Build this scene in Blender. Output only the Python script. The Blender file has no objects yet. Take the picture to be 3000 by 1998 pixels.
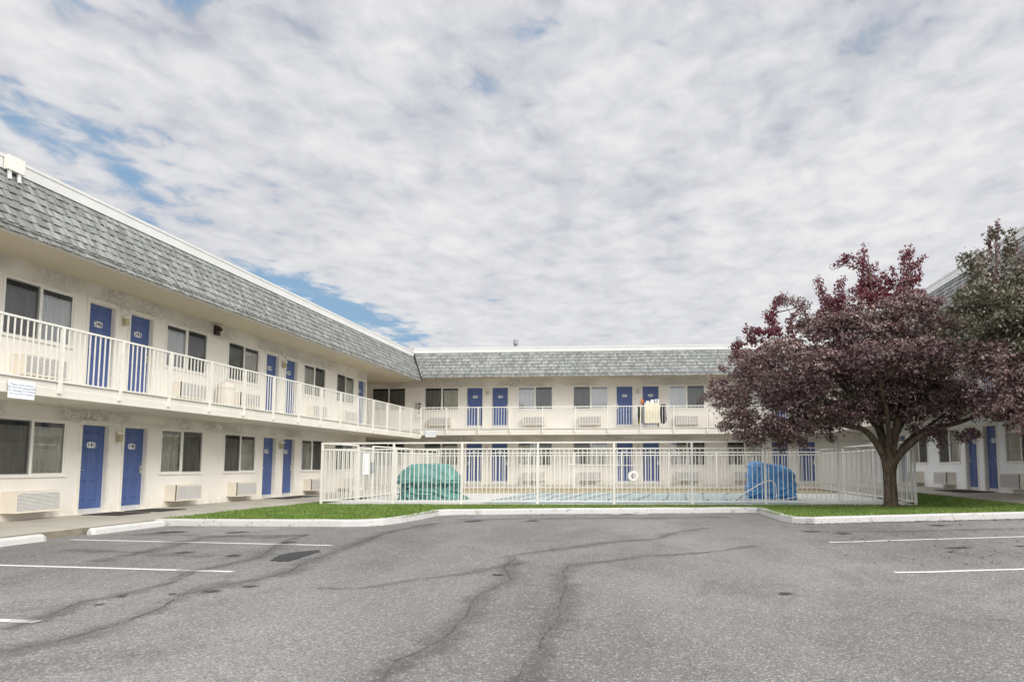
import bpy, bmesh, math, random
import numpy as np
from mathutils import Vector, Matrix, noise

random.seed(11); rng = np.random.default_rng(11)
SC = bpy.context.scene
COL = SC.collection

# ------------------------------------------------------------------ survey
CAM_H = 1.0875
L = 12.715            # left wing wall plane x = -L
D = 35.67             # back wing wall plane y = D
R = 10.4              # right wing wall plane x = R
ZB = 0.1716           # back wing raised
ZR = 0.24             # right wing raised
WD, GP, MOD = .806, 1.303, 7.61      # door width, pair pitch, module
WW = 1.797            # window width
Z2 = 2.809            # upper door sill
ZWT, ZWB = 2.069, .867
ZE, LIP = 5.2725, .096
WALK = 1.691          # balcony width
ZD, ZDT, ZRAIL = 2.369, 2.68, 3.709
ZM, OFFM = 6.484, 1.058
YA, XA = 15.243, -9.186
ASPH = -.15

# ------------------------------------------------------------------ helpers
class MB:
    def __init__(s): s.v = []; s.f = []; s.m = []
    def quad(s, a, b, c, d, m=0):
        n = len(s.v); s.v += [tuple(a), tuple(b), tuple(c), tuple(d)]; s.f.append((n, n+1, n+2, n+3)); s.m.append(m)
    def poly(s, pts, m=0):
        n = len(s.v); s.v += [tuple(p) for p in pts]; s.f.append(tuple(range(n, n+len(pts)))); s.m.append(m)
    def box(s, x0, x1, y0, y1, z0, z1, m=0, skip=''):
        if x0 > x1: x0, x1 = x1, x0
        if y0 > y1: y0, y1 = y1, y0
        if z0 > z1: z0, z1 = z1, z0
        n = len(s.v)
        s.v += [(x0,y0,z0),(x1,y0,z0),(x1,y1,z0),(x0,y1,z0),(x0,y0,z1),(x1,y0,z1),(x1,y1,z1),(x0,y1,z1)]
        for k, f in (('b',(0,3,2,1)),('t',(4,5,6,7)),('f',(0,1,5,4)),('r',(1,2,6,5)),('k',(2,3,7,6)),('l',(3,0,4,7))):
            if k in skip: continue
            s.f.append(tuple(n+i for i in f)); s.m.append(m)
    def tube(s, pts, r, seg=8, m=0, cap=True):
        pts = [Vector(p) for p in pts]
        if not hasattr(r, '__len__'): r = [r]*len(pts)
        n0 = len(s.v); up = None
        for i, p in enumerate(pts):
            d = (pts[min(i+1, len(pts)-1)] - pts[max(i-1, 0)]).normalized()
            if up is None:
                up = Vector((0,0,1)) if abs(d.z) < .9 else Vector((1,0,0))
            a = d.cross(up).normalized(); b = a.cross(d).normalized(); up = b
            for k in range(seg):
                t = 2*math.pi*k/seg
                s.v.append(tuple(p + a*(math.cos(t)*r[i]) + b*(math.sin(t)*r[i])))
        for i in range(len(pts)-1):
            for k in range(seg):
                q = (k+1) % seg
                s.f.append((n0+i*seg+k, n0+i*seg+q, n0+(i+1)*seg+q, n0+(i+1)*seg+k)); s.m.append(m)
        if cap:
            s.f.append(tuple(n0+k for k in range(seg))); s.m.append(m)
            s.f.append(tuple(n0+(len(pts)-1)*seg+k for k in reversed(range(seg)))); s.m.append(m)
    def lathe(s, prof, c=(0,0,0), seg=20, m=0):
        n0 = len(s.v)
        for r, z in prof:
            for k in range(seg):
                t = 2*math.pi*k/seg
                s.v.append((c[0]+r*math.cos(t), c[1]+r*math.sin(t), c[2]+z))
        for i in range(len(prof)-1):
            for k in range(seg):
                q = (k+1) % seg
                s.f.append((n0+i*seg+k, n0+i*seg+q, n0+(i+1)*seg+q, n0+(i+1)*seg+k)); s.m.append(m)
        s.f.append(tuple(n0+k for k in reversed(range(seg)))); s.m.append(m)
        s.f.append(tuple(n0+(len(prof)-1)*seg+k for k in range(seg))); s.m.append(m)
    def mesh(s, name):
        me = bpy.data.meshes.new(name); me.from_pydata(s.v, [], s.f)
        me.polygons.foreach_set('material_index', s.m); me.update()
        return me
    def build(s, name, mats, parent=None, loc=(0,0,0), smooth=False, bevel=0):
        me = s.mesh(name)
        return link(name, me, mats, parent, loc, smooth, bevel)

def link(name, me, mats, parent=None, loc=(0,0,0), smooth=False, bevel=0):
    if mats is not None and len(me.materials) == 0:
        for m in (mats if isinstance(mats, (list, tuple)) else [mats]): me.materials.append(m)
    if smooth:
        me.polygons.foreach_set('use_smooth', [True]*len(me.polygons))
    o = bpy.data.objects.new(name, me); COL.objects.link(o); o.location = loc
    if parent: o.parent = parent
    if bevel:
        b = o.modifiers.new('Bevel', 'BEVEL'); b.width = bevel; b.segments = 2; b.limit_method = 'ANGLE'
    return o

def tag(o, label=None, cat=None, group=None, kind=None):
    if label: o['label'] = label
    if cat: o['category'] = cat
    if group: o['group'] = group
    if kind: o['kind'] = kind
    return o

def empty(name, loc, rz=0, label=None, cat=None, group=None):
    o = bpy.data.objects.new(name, None); COL.objects.link(o); o.location = loc; o.rotation_euler = (0,0,rz)
    o.empty_display_size = .3
    return tag(o, label, cat, group)

def text_mesh(body, size, align='CENTER', extrude=.001, spacing=1.0, bold=.0):
    cu = bpy.data.curves.new('t', 'FONT'); cu.body = body; cu.size = size; cu.align_x = align; cu.align_y = 'CENTER'
    cu.extrude = extrude; cu.offset = size*bold; cu.space_line = spacing; cu.resolution_u = 3
    o = bpy.data.objects.new('t', cu); COL.objects.link(o)
    dg = bpy.context.evaluated_depsgraph_get(); dg.update()
    me = bpy.data.meshes.new_from_object(o.evaluated_get(dg))
    bpy.data.objects.remove(o); bpy.data.curves.remove(cu)
    me.transform(Matrix.Rotation(math.pi/2, 4, 'X'))     # stands in the local xz plane, faces -y
    return me

# ------------------------------------------------------------------ materials
def new_mat(name):
    m = bpy.data.materials.new(name); m.use_nodes = True
    nt = m.node_tree; nt.nodes.clear()
    out = nt.nodes.new('ShaderNodeOutputMaterial'); b = nt.nodes.new('ShaderNodeBsdfPrincipled')
    nt.links.new(b.outputs[0], out.inputs[0])
    return m, nt, b
def N(nt, t, **kw):
    n = nt.nodes.new(t)
    for k, v in kw.items():
        if k.startswith('i_'): n.inputs[k[2:].replace('_', ' ')].default_value = v
        else: setattr(n, k, v)
    return n
def ramp(nt, fac, stops):
    r = nt.nodes.new('ShaderNodeValToRGB'); e = r.color_ramp.elements
    while len(e) > 1: e.remove(e[-1])
    e[0].position = stops[0][0]; e[0].color = (*stops[0][1], 1)
    for p, c in stops[1:]:
        q = e.new(p); q.color = (*c, 1)
    nt.links.new(fac, r.inputs[0]); return r.outputs[0]
def noise_tex(nt, vec, scale, detail=4, rough=.55, dist=0):
    n = N(nt, 'ShaderNodeTexNoise'); n.inputs['Scale'].default_value = scale; n.inputs['Detail'].default_value = detail
    n.inputs['Roughness'].default_value = rough; n.inputs['Distortion'].default_value = dist
    if vec: nt.links.new(vec, n.inputs['Vector'])
    return n.outputs['Fac']
def mix(nt, a, b, fac, mode='MIX'):
    n = N(nt, 'ShaderNodeMix', data_type='RGBA', blend_type=mode)
    def put(sock, v):
        if hasattr(v, 'is_linked') or hasattr(v, 'links'): nt.links.new(v, sock)
        elif hasattr(v, '__len__'): sock.default_value = (*v, 1)
        else: sock.default_value = v
    put(n.inputs[0], fac); put(n.inputs[6], a); put(n.inputs[7], b)
    return n.outputs[2]
def math_n(nt, op, a, b=None, c=None, clamp=False):
    n = N(nt, 'ShaderNodeMath', operation=op, use_clamp=clamp)
    for i, v in enumerate((a, b, c)):
        if v is None: continue
        if hasattr(v, 'links'): nt.links.new(v, n.inputs[i])
        else: n.inputs[i].default_value = v
    return n.outputs[0]
def maprange(nt, v, a, b, c=0, d=1):
    n = N(nt, 'ShaderNodeMapRange'); nt.links.new(v, n.inputs[0])
    for i, x in enumerate((a, b, c, d)): n.inputs[i+1].default_value = x
    return n.outputs[0]
def bump(nt, bsdf, h, strength=.3, dist=.01):
    n = N(nt, 'ShaderNodeBump'); n.inputs['Strength'].default_value = strength; n.inputs['Distance'].default_value = dist
    nt.links.new(h, n.inputs['Height']); nt.links.new(n.outputs[0], bsdf.inputs['Normal'])
def pos(nt, obj=False):
    if obj: return N(nt, 'ShaderNodeTexCoord').outputs['Object']
    return N(nt, 'ShaderNodeNewGeometry').outputs['Position']
def stretch(nt, vec, sx, sy, sz):
    n = N(nt, 'ShaderNodeMapping'); n.inputs['Scale'].default_value = (sx, sy, sz); nt.links.new(vec, n.inputs[0]); return n.outputs[0]

def simple(name, col, rough=.6, var=.08, scale=3., metal=0, bmp=0, bscale=60, spec=.4):
    m, nt, b = new_mat(name); p = pos(nt)
    c2 = tuple(min(1, x*(1+var)) for x in col); c1 = tuple(x*(1-var) for x in col)
    c = ramp(nt, noise_tex(nt, p, scale, 5), [(.3, c1), (.7, c2)])
    nt.links.new(c, b.inputs['Base Color']); b.inputs['Roughness'].default_value = rough; b.inputs['Metallic'].default_value = metal
    b.inputs['Specular IOR Level'].default_value = spec
    if bmp: bump(nt, b, noise_tex(nt, p, bscale, 3), bmp, .01)
    return m

M = {}
def make_materials():
    # stucco with skip-trowel relief that thickens in patches under the eaves
    def stucco(name, base, relief):
        m, nt, b = new_mat(name); o = pos(nt, True)
        big = noise_tex(nt, o, .7, 4, .6); fine = noise_tex(nt, o, 45, 4, .7)
        c = ramp(nt, big, [(.25, tuple(x*.92 for x in base)), (.55, base), (.8, tuple(min(.9, x*1.03) for x in base))])
        st = noise_tex(nt, stretch(nt, o, 3.2, 3.2, .35), 1.2, 5, .65)
        c = mix(nt, c, tuple(x*y for x, y in zip(base, (.78, .75, .68))), maprange(nt, st, .62, .85, 0, .45))
        sz_ = N(nt, 'ShaderNodeSeparateXYZ'); nt.links.new(o, sz_.inputs[0])
        drip = noise_tex(nt, stretch(nt, o, 9., 9., .5), 1., 5, .7)
        splash = math_n(nt, 'MULTIPLY', maprange(nt, sz_.outputs['Z'], .34, .0), maprange(nt, noise_tex(nt, o, 5, 5, .7), .35, .65))
        c = mix(nt, c, tuple(x*y for x, y in zip(base, (.62, .55, .44))), math_n(nt, 'MULTIPLY', splash, .5))
        c = mix(nt, c, tuple(x*y for x, y in zip(base, (.72, .68, .60))), maprange(nt, drip, .60, .78, 0, .4))
        dirt = noise_tex(nt, o, 2.3, 6, .7)
        c = mix(nt, c, tuple(x*y for x, y in zip(base, (.70, .65, .55))), maprange(nt, dirt, .62, .8, 0, .35))
        nt.links.new(c, b.inputs['Base Color']); b.inputs['Roughness'].default_value = .9; b.inputs['Specular IOR Level'].default_value = .15
        h = math_n(nt, 'MULTIPLY', fine, .25)
        if relief:
            sep = N(nt, 'ShaderNodeSeparateXYZ'); nt.links.new(o, sep.inputs[0])
            swirl = noise_tex(nt, stretch(nt, o, 1, 1, .9), 7.5, 5, .6, 2.2)
            sw = maprange(nt, swirl, .47, .56)
            def band(z0, z1):
                a = maprange(nt, sep.outputs['Z'], z0, z0+.12); d = maprange(nt, sep.outputs['Z'], z1, z1-.06)
                return math_n(nt, 'MULTIPLY', a, d)
            bd = math_n(nt, 'ADD', band(2.02, 2.45), band(4.8, 5.3), clamp=True)
            mod = math_n(nt, 'SINE', math_n(nt, 'MULTIPLY', math_n(nt, 'ADD', sep.outputs['X'], 0.), 2*math.pi/MOD))
            patch = maprange(nt, math_n(nt, 'ADD', noise_tex(nt, o, .55, 2), 0), .42, .58)
            k = math_n(nt, 'MULTIPLY', math_n(nt, 'MULTIPLY', bd, patch), sw)
            h = math_n(nt, 'ADD', h, math_n(nt, 'MULTIPLY', k, 2.2))
            h = math_n(nt, 'ADD', h, math_n(nt, 'MULTIPLY', maprange(nt, noise_tex(nt, o, 4.5, 4, .6, 1.2), .45, .6), .12))
        bump(nt, b, h, .8, .02)
        return m
    M['stucco'] = stucco('cream stucco', (.80, .76, .69), True)
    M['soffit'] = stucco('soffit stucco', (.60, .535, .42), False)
    M['stucco_white'] = stucco('pale stucco', (.86, .865, .87), True)
    M['trim'] = simple('cream trim paint', (.76, .72, .63), .55, .06, 6, bmp=.1)
    M['rail'] = simple('cream rail paint', (.72, .70, .635), .45, .05, 9)
    M['cap'] = simple('white roof cap', (.61, .605, .58), .5, .05, 1.5)
    M['frame'] = simple('white vinyl frame', (.78, .76, .70), .4, .04, 5)
    M['door'] = None
    m, nt, b = new_mat('blue door paint'); o = pos(nt, True)
    c = ramp(nt, noise_tex(nt, o, 2.5, 5), [(.3, (.056, .094, .245)), (.7, (.070, .114, .285))])
    nt.links.new(c, b.inputs['Base Color']); b.inputs['Roughness'].default_value = .42
    bump(nt, b, noise_tex(nt, stretch(nt, o, 60, 60, 4), 1, 3), .06, .004)
    M['door'] = m
    M['kick'] = simple('brushed kick plate', (.62, .62, .62), .4, .08, 8, metal=.3)
    M['metal'] = simple('satin metal', (.62, .60, .56), .3, .06, 20, metal=.9)
    M['dark_metal'] = simple('dark metal', (.03, .028, .025), .5, .2, 12)
    M['plate'] = simple('white number plate', (.83, .83, .82), .4, .02)
    M['ink'] = simple('black lettering', (.03, .03, .035), .5, .05)
    M['blue_ink'] = simple('blue lettering', (.22, .28, .42), .5, .05)
    M['ac'] = simple('beige air conditioner casing', (.70, .64, .54), .55, .05, 5)
    M['louver'] = simple('grey louvre metal', (.60, .585, .55), .5, .06, 10)
    M['gap'] = simple('dark gap', (.05, .045, .04), .9, .1)
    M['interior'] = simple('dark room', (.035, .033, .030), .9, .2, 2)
    M['amber'] = simple('aged amber glass', (.48, .41, .25), .25, .1, 10)
    M['brown_box'] = simple('dark brown alarm housing', (.045, .018, .012), .45, .1)
    m, nt, b = new_mat('pleated curtain'); o = pos(nt, True)
    c = ramp(nt, noise_tex(nt, stretch(nt, o, 9, 9, .4), 1.5, 3), [(.3, (.68, .65, .54)), (.7, (.84, .82, .71))])
    nt.links.new(c, b.inputs['Base Color']); b.inputs['Roughness'].default_value = .9; M['curtain'] = m
    m, nt, b = new_mat('white curtain lining'); o = pos(nt, True)
    c = ramp(nt, noise_tex(nt, stretch(nt, o, 9, 9, .4), 1.5, 3), [(.3, (.76, .76, .74)), (.7, (.86, .86, .84))])
    nt.links.new(c, b.inputs['Base Color']); b.inputs['Roughness'].default_value = .9; M['curtain_white'] = m
    # glass: clear with a fresnel reflection
    def glass(name, tint, refl):
        m = bpy.data.materials.new(name); m.use_nodes = True; nt = m.node_tree; nt.nodes.clear()
        out = nt.nodes.new('ShaderNodeOutputMaterial'); t = N(nt, 'ShaderNodeBsdfTransparent'); t.inputs[0].default_value = (*tint, 1)
        g = N(nt, 'ShaderNodeBsdfGlossy'); g.inputs['Roughness'].default_value = .02
        bp = N(nt, 'ShaderNodeBump'); bp.inputs['Strength'].default_value = .08; bp.inputs['Distance'].default_value = .02
        nt.links.new(noise_tex(nt, pos(nt), 1.6, 2), bp.inputs['Height']); nt.links.new(bp.outputs[0], g.inputs['Normal'])
        f = N(nt, 'ShaderNodeFresnel'); f.inputs[0].default_value = refl; nt.links.new(bp.outputs[0], f.inputs['Normal'])
        mx = N(nt, 'ShaderNodeMixShader'); nt.links.new(f.outputs[0], mx.inputs[0]); nt.links.new(t.outputs[0], mx.inputs[1]); nt.links.new(g.outputs[0], mx.inputs[2])
        nt.links.new(mx.outputs[0], out.inputs[0]); return m
    M['glass'] = glass('window glass', (.97, .98, .975), 2.05)
    # insect screen: thin dark mesh, mostly see-through
    m = bpy.data.materials.new('insect screen'); m.use_nodes = True; nt = m.node_tree; nt.nodes.clear()
    out = nt.nodes.new('ShaderNodeOutputMaterial'); t = N(nt, 'ShaderNodeBsdfTransparent'); d = N(nt, 'ShaderNodeBsdfDiffuse')
    d.inputs[0].default_value = (.05, .05, .05, 1); mx = N(nt, 'ShaderNodeMixShader'); mx.inputs[0].default_value = .42
    nt.links.new(t.outputs[0], mx.inputs[1]); nt.links.new(d.outputs[0], mx.inputs[2]); nt.links.new(mx.outputs[0], out.inputs[0]); M['screen'] = m
    # shingles: one colour per tab
    m, nt, b = new_mat('asphalt shingles'); g = N(nt, 'ShaderNodeNewGeometry')
    w = noise_tex(nt, g.outputs['Position'], .45, 3)
    v = math_n(nt, 'ADD', math_n(nt, 'MULTIPLY', g.outputs['Random Per Island'], .75), math_n(nt, 'MULTIPLY', w, .25))
    c = ramp(nt, v, [(.05, (.175, .178, .170)), (.4, (.225, .230, .220)), (.65, (.275, .28, .268)), (.95, (.345, .35, .335))])
    c = mix(nt, c, (.235, .275, .25), maprange(nt, noise_tex(nt, g.outputs['Position'], 1.3, 3), .55, .72, 0, .4))
    gr = noise_tex(nt, g.outputs['Position'], 90, 3, .7)
    c = mix(nt, c, (.07, .075, .07), maprange(nt, gr, .52, .75, 0, .55))
    nt.links.new(c, b.inputs['Base Color']); b.inputs['Roughness'].default_value = .95; b.inputs['Specular IOR Level'].default_value = .1
    bump(nt, b, gr, .4, .006); M['shingle'] = m
    # asphalt
    m, nt, b = new_mat('weathered asphalt'); p = pos(nt)
    big = noise_tex(nt, stretch(nt, p, .5, .22, 1), .55, 6, .62); mid = noise_tex(nt, stretch(nt, p, .8, .5, 1), 1.5, 7, .72, .6)
    grit = noise_tex(nt, p, 38, 5, .85); grit2 = noise_tex(nt, p, 17, 4, .7)
    vor = N(nt, 'ShaderNodeTexVoronoi', feature='F1'); vor.inputs['Scale'].default_value = 70; nt.links.new(p, vor.inputs['Vector'])
    c = ramp(nt, big, [(.32, (.170, .166, .158)), (.5, (.252, .247, .236)), (.68, (.335, .329, .313))])
    c = mix(nt, c, (.135, .128, .121), maprange(nt, mid, .50, .72, 0, .7))
    pk = noise_tex(nt, stretch(nt, p, .55, .4, 1), 1.05, 6, .72)
    c = mix(nt, c, (.29, .24, .238), maprange(nt, pk, .54, .72, 0, .5))
    c = mix(nt, c, (.35, .34, .318), maprange(nt, noise_tex(nt, stretch(nt, p, .7, .35, 1), .8, 6, .7, .4), .54, .75, 0, .45))
    stone = ramp(nt, vor.outputs['Distance'], [(.0, (1.5, 1.48, 1.44)), (.25, (1.12, 1.11, 1.1)), (.5, (.82, .81, .80)), (.8, (.50, .49, .49))])
    rnd = N(nt, 'ShaderNodeSeparateColor'); nt.links.new(vor.outputs['Color'], rnd.inputs[0])
    c = mix(nt, c, stone, .75, 'MULTIPLY')
    c = mix(nt, c, mix(nt, c, (.58, .565, .535), .5), maprange(nt, rnd.outputs[0], .84, .96))
    c = mix(nt, c, (.075, .072, .068), maprange(nt, grit, .51, .66, 0, .95))
    c = mix(nt, c, (.10, .095, .092), maprange(nt, grit2, .58, .78, 0, .6))
    nt.links.new(c, b.inputs['Base Color']); b.inputs['Roughness'].default_value = .93; b.inputs['Specular IOR Level'].default_value = .18
    h = math_n(nt, 'SUBTRACT', math_n(nt, 'MULTIPLY', grit, .9), vor.outputs['Distance'])
    bump(nt, b, h, .6, .012); M['asphalt'] = m
    # ragged dark crack / stain decals: soft-edged by uv
    def decal(name, col, edge, nscale, amount, rough=.95, spec=.1):
        m = bpy.data.materials.new(name); m.use_nodes = True; nt = m.node_tree; nt.nodes.clear()
        out = nt.nodes.new('ShaderNodeOutputMaterial'); d = N(nt, 'ShaderNodeBsdfPrincipled'); d.inputs['Base Color'].default_value = (*col, 1)
        d.inputs['Roughness'].default_value = rough; d.inputs['Specular IOR Level'].default_value = spec
        t = N(nt, 'ShaderNodeBsdfTransparent'); uv = N(nt, 'ShaderNodeUVMap'); sp = N(nt, 'ShaderNodeSeparateXYZ'); nt.links.new(uv.outputs[0], sp.inputs[0])
        p = pos(nt); n1 = noise_tex(nt, p, nscale, 5, .7); n2 = noise_tex(nt, p, nscale*.22, 3)
        a = math_n(nt, 'ADD', math_n(nt, 'SUBTRACT', 1., sp.outputs[1]), math_n(nt, 'MULTIPLY', math_n(nt, 'SUBTRACT', n1, .5), 1.5))
        a = math_n(nt, 'ADD', a, math_n(nt, 'MULTIPLY', math_n(nt, 'SUBTRACT', n2, .5), 1.2))
        f = maprange(nt, a, edge-.18, edge+.3, 0, amount)
        mx = N(nt, 'ShaderNodeMixShader'); nt.links.new(f, mx.inputs[0]); nt.links.new(t.outputs[0], mx.inputs[1]); nt.links.new(d.outputs[0], mx.inputs[2])
        nt.links.new(mx.outputs[0], out.inputs[0]); return m
    M['crack'] = decal('asphalt crack', (.10, .094, .09), .80, 13, .6)
    M['crack_soft'] = decal('tyre worn asphalt', (.125, .119, .113), .62, 6, .30)
    M['stain'] = decal('oil stain', (.05, .047, .047), .42, 11, .85, .7, .3)
    M['patch'] = simple('fresh dark asphalt patch', (.036, .035, .036), .8, .25, 14, bmp=.5, bscale=70)
    # painted line: worn white
    def painted(name, col, under, th, sc=30):
        m, nt, b = new_mat(name); p = pos(nt)
        n = noise_tex(nt, p, sc, 6, .75); n2 = noise_tex(nt, p, 5., 5, .65)
        c = ramp(nt, n2, [(.3, tuple(x*.86 for x in col)), (.65, col)])
        wear = maprange(nt, math_n(nt, 'ADD', math_n(nt, 'MULTIPLY', n, .55), math_n(nt, 'MULTIPLY', n2, .45)), th, th+.07)
        c = mix(nt, c, under, wear)
        nt.links.new(c, b.inputs['Base Color']); b.inputs['Roughness'].default_value = .8; b.inputs['Specular IOR Level'].default_value = .2
        bump(nt, b, n, .25, .008); return m
    M['line'] = painted('parking line paint', (.68, .67, .65), (.25, .24, .24), .58)
    M['kerb'] = painted('whitewashed kerb', (.58, .565, .54), (.34, .31, .28), .53)
    M['stop'] = painted('whitewashed wheel stop', (.60, .59, .565), (.40, .37, .33), .545, 40)
    # concrete
    def concrete(name, a, bcol, sc=1.2):
        m, nt, b = new_mat(name); p = pos(nt)
        c = ramp(nt, noise_tex(nt, p, sc, 6, .65), [(.3, a), (.7, bcol)])
        c = mix(nt, c, tuple(x*.6 for x in a), maprange(nt, noise_tex(nt, p, 6, 6, .7), .6, .8, 0, .4))
        nt.links.new(c, b.inputs['Base Color']); b.inputs['Roughness'].default_value = .9; b.inputs['Specular IOR Level'].default_value = .2
        bump(nt, b, noise_tex(nt, p, 70, 3), .2, .005); return m
    M['walk'] = concrete('sidewalk concrete', (.37, .345, .29), (.50, .47, .41))
    M['walk_edge'] = concrete('dirty concrete edge', (.16, .14, .10), (.28, .25, .19), 4)
    M['pooldeck'] = concrete('pale pool deck', (.50, .49, .465), (.60, .59, .56))
    M['tan'] = concrete('tan gravel bed', (.30, .255, .16), (.42, .36, .24), 3)
    M['slab'] = concrete('balcony slab', (.62, .59, .52), (.70, .67, .60), 1.0)
    m, nt, b = new_mat('pool cover'); p = pos(nt)
    c = ramp(nt, noise_tex(nt, stretch(nt, p, .6, 2.5, 1), 1.6, 5, .6), [(.3, (.30, .37, .38)), (.5, (.38, .455, .46)), (.72, (.46, .53, .53))])
    nt.links.new(c, b.inputs['Base Color']); b.inputs['Roughness'].default_value = .45; bump(nt, b, noise_tex(nt, stretch(nt, p, .7, 3, 1), 2, 4), .5, .05); M['pool'] = m
    m, nt, b = new_mat('lawn soil'); p = pos(nt)
    c = ramp(nt, noise_tex(nt, p, 9, 6, .7), [(.3, (.035, .075, .014)), (.7, (.075, .14, .028))])
    nt.links.new(c, b.inputs['Base Color']); b.inputs['Roughness'].default_value = .95; b.inputs['Specular IOR Level'].default_value = .1; M['lawn'] = m
    m, nt, b = new_mat('grass blades'); g = N(nt, 'ShaderNodeNewGeometry')
    c = ramp(nt, g.outputs['Random Per Island'], [(.0, (.07, .135, .018)), (.5, (.145, .235, .04)), (.85, (.215, .30, .07)), (1., (.34, .34, .15))])
    c = mix(nt, c, (.21, .22, .08), maprange(nt, noise_tex(nt, g.outputs['Position'], .9, 5, .7), .56, .72, 0, .5))
    c = mix(nt, c, (.045, .10, .016), maprange(nt, noise_tex(nt, g.outputs['Position'], 1.6, 4, .6), .48, .68, 0, .55))
    nt.links.new(c, b.inputs['Base Color']); b.inputs['Roughness'].default_value = .6; b.inputs['Specular IOR Level'].default_value = .25; M['grass'] = m
    # tarps
    def tarp(name, a, bcol, rough):
        m, nt, b = new_mat(name); o = pos(nt, True)
        c = ramp(nt, noise_tex(nt, o, 2.2, 5), [(.3, a), (.7, bcol)])
        nt.links.new(c, b.inputs['Base Color']); b.inputs['Roughness'].default_value = rough; b.inputs['Specular IOR Level'].default_value = .5
        bump(nt, b, noise_tex(nt, stretch(nt, o, 1, 1, 2.2), 9, 5, .6, .8), .5, .03); return m
    M['tarp_green'] = tarp('teal tarpaulin', (.065, .195, .172), (.115, .275, .245), .5)
    M['tarp_blue'] = tarp('blue tarpaulin', (.03, .13, .34), (.09, .30, .56), .36)
    # tree
    m, nt, b = new_mat('plum bark'); p = pos(nt, True)
    bk = noise_tex(nt, stretch(nt, p, 14, 14, 3.5), 1, 6, .7, .6)
    c = ramp(nt, bk, [(.3, (.03, .021, .014)), (.52, (.10, .072, .048)), (.75, (.25, .20, .145))])
    c = mix(nt, c, (.17, .135, .06), maprange(nt, noise_tex(nt, p, 2.2, 4), .52, .7, 0, .5))
    nt.links.new(c, b.inputs['Base Color']); b.inputs['Roughness'].default_value = .92; bump(nt, b, bk, 1., .04); M['bark'] = m
    def leaf(name, stops, tint, tl):
        m = bpy.data.materials.new(name); m.use_nodes = True; nt = m.node_tree; nt.nodes.clear()
        out = nt.nodes.new('ShaderNodeOutputMaterial'); b = N(nt, 'ShaderNodeBsdfPrincipled'); tr = N(nt, 'ShaderNodeBsdfTranslucent')
        g = N(nt, 'ShaderNodeNewGeometry'); w = noise_tex(nt, g.outputs['Position'], .75, 3, .6)
        v = math_n(nt, 'ADD', math_n(nt, 'MULTIPLY', g.outputs['Random Per Island'], .62), math_n(nt, 'MULTIPLY', maprange(nt, w, .3, .7), .38))
        c = ramp(nt, v, stops); nt.links.new(c, b.inputs['Base Color']); b.inputs['Roughness'].default_value = .38; b.inputs['Specular IOR Level'].default_value = .55
        tr.inputs[0].default_value = (*tint, 1); mx = N(nt, 'ShaderNodeMixShader'); mx.inputs[0].default_value = tl
        nt.links.new(b.outputs[0], mx.inputs[1]); nt.links.new(tr.outputs[0], mx.inputs[2]); nt.links.new(mx.outputs[0], out.inputs[0]); return m
    M['leaf'] = leaf('purple plum leaves', [(.0, (.035, .021, .021)), (.2, (.085, .046, .048)), (.42, (.165, .100, .098)), (.62, (.25, .176, .160)), (.8, (.34, .26, .22)), (1., (.53, .45, .37))], (.22, .06, .07), .18)
    M['leaf_green'] = leaf('olive plum leaves', [(.0, (.035, .034, .026)), (.3, (.085, .082, .055)), (.55, (.15, .142, .095)), (.8, (.24, .19, .15)), (1., (.40, .34, .26))], (.13, .13, .04), .2)
    M['leaf_red'] = leaf('young wine red leaves', [(.0, (.04, .013, .02)), (.4, (.095, .026, .038)), (.75, (.16, .052, .062)), (1., (.28, .17, .15))], (.30, .03, .05), .25)
    M['mat'] = simple('rubber doormat', (.045, .040, .038), .95, .2, 40, bmp=.5, bscale=150)
    M['linen'] = simple('cream canvas', (.72, .65, .48), .85, .06, 6, bmp=.2)
    M['towel'] = simple('white towels', (.82, .82, .81), .95, .03, 10, bmp=.4)
    M['bag'] = simple('black bag', (.018, .017, .022), .45, .2, 6, bmp=.5, bscale=14)
    M['bag_olive'] = simple('olive bag', (.035, .04, .022), .6, .2, 6, bmp=.5, bscale=14)
    M['orange'] = simple('orange bristles', (.52, .16, .05), .7, .15, 20)
    M['yellow'] = simple('yellow handle', (.62, .48, .07), .45, .06)
    M['vent'] = simple('galvanised vent', (.27, .27, .28), .5, .1, 10, metal=.5)
    M['ring'] = simple('white life ring', (.82, .80, .78), .5, .04)
    M['chrome'] = simple('polished tube', (.60, .60, .60), .22, .05, metal=.9)
    M['strap'] = simple('dark strap', (.03, .03, .035), .7, .1)
    M['ground'] = concrete('distant ground', (.16, .155, .14), (.22, .21, .19), .2)
    M['lockbox'] = simple('grey lock box', (.26, .28, .30), .45, .1)
    M['bin'] = simple('beige plastic', (.66, .60, .52), .55, .05)
    M['light_disc'] = simple('dull light fitting', (.42, .38, .30), .5, .1)
make_materials()

# ------------------------------------------------------------------ ground heights
def ss(a, b, x):
    t = min(1, max(0, (x-a)/(b-a))); return t*t*(3-2*t)
def z_asph(x, y=0): return ASPH + .035*max(0, min(x, 14)-2.8)*ss(2.6, 3.6, x)
def z_lawn_r(x, y):
    near = z_asph(x)+.125; far = -.055 + .25*ss(7.5, 8.6, x)
    t = ss(15.0, 20.0, y); return near*(1-t)+far*t
Y_FENCE = 20.7
ZF = -.05
# kerb line (outer, asphalt side)
KL = [(-10.20,14.27),(-8.384,14.27),(-6.2,14.22),(-5.75,14.32),(-5.48,14.62),(-5.3,15.2),(-5.2,16.4),(-5.16,17.45),(-4.95,17.66),(-2.6,18.2),(.87,18.62),
      (2.55,18.85),(2.78,18.7),(2.83,17.6),(2.88,16.2),(3.0,15.45),(3.4,15.12),(4.85,15.02),(7.3,14.78),(8.45,14.62),(15.,14.0)]

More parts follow.
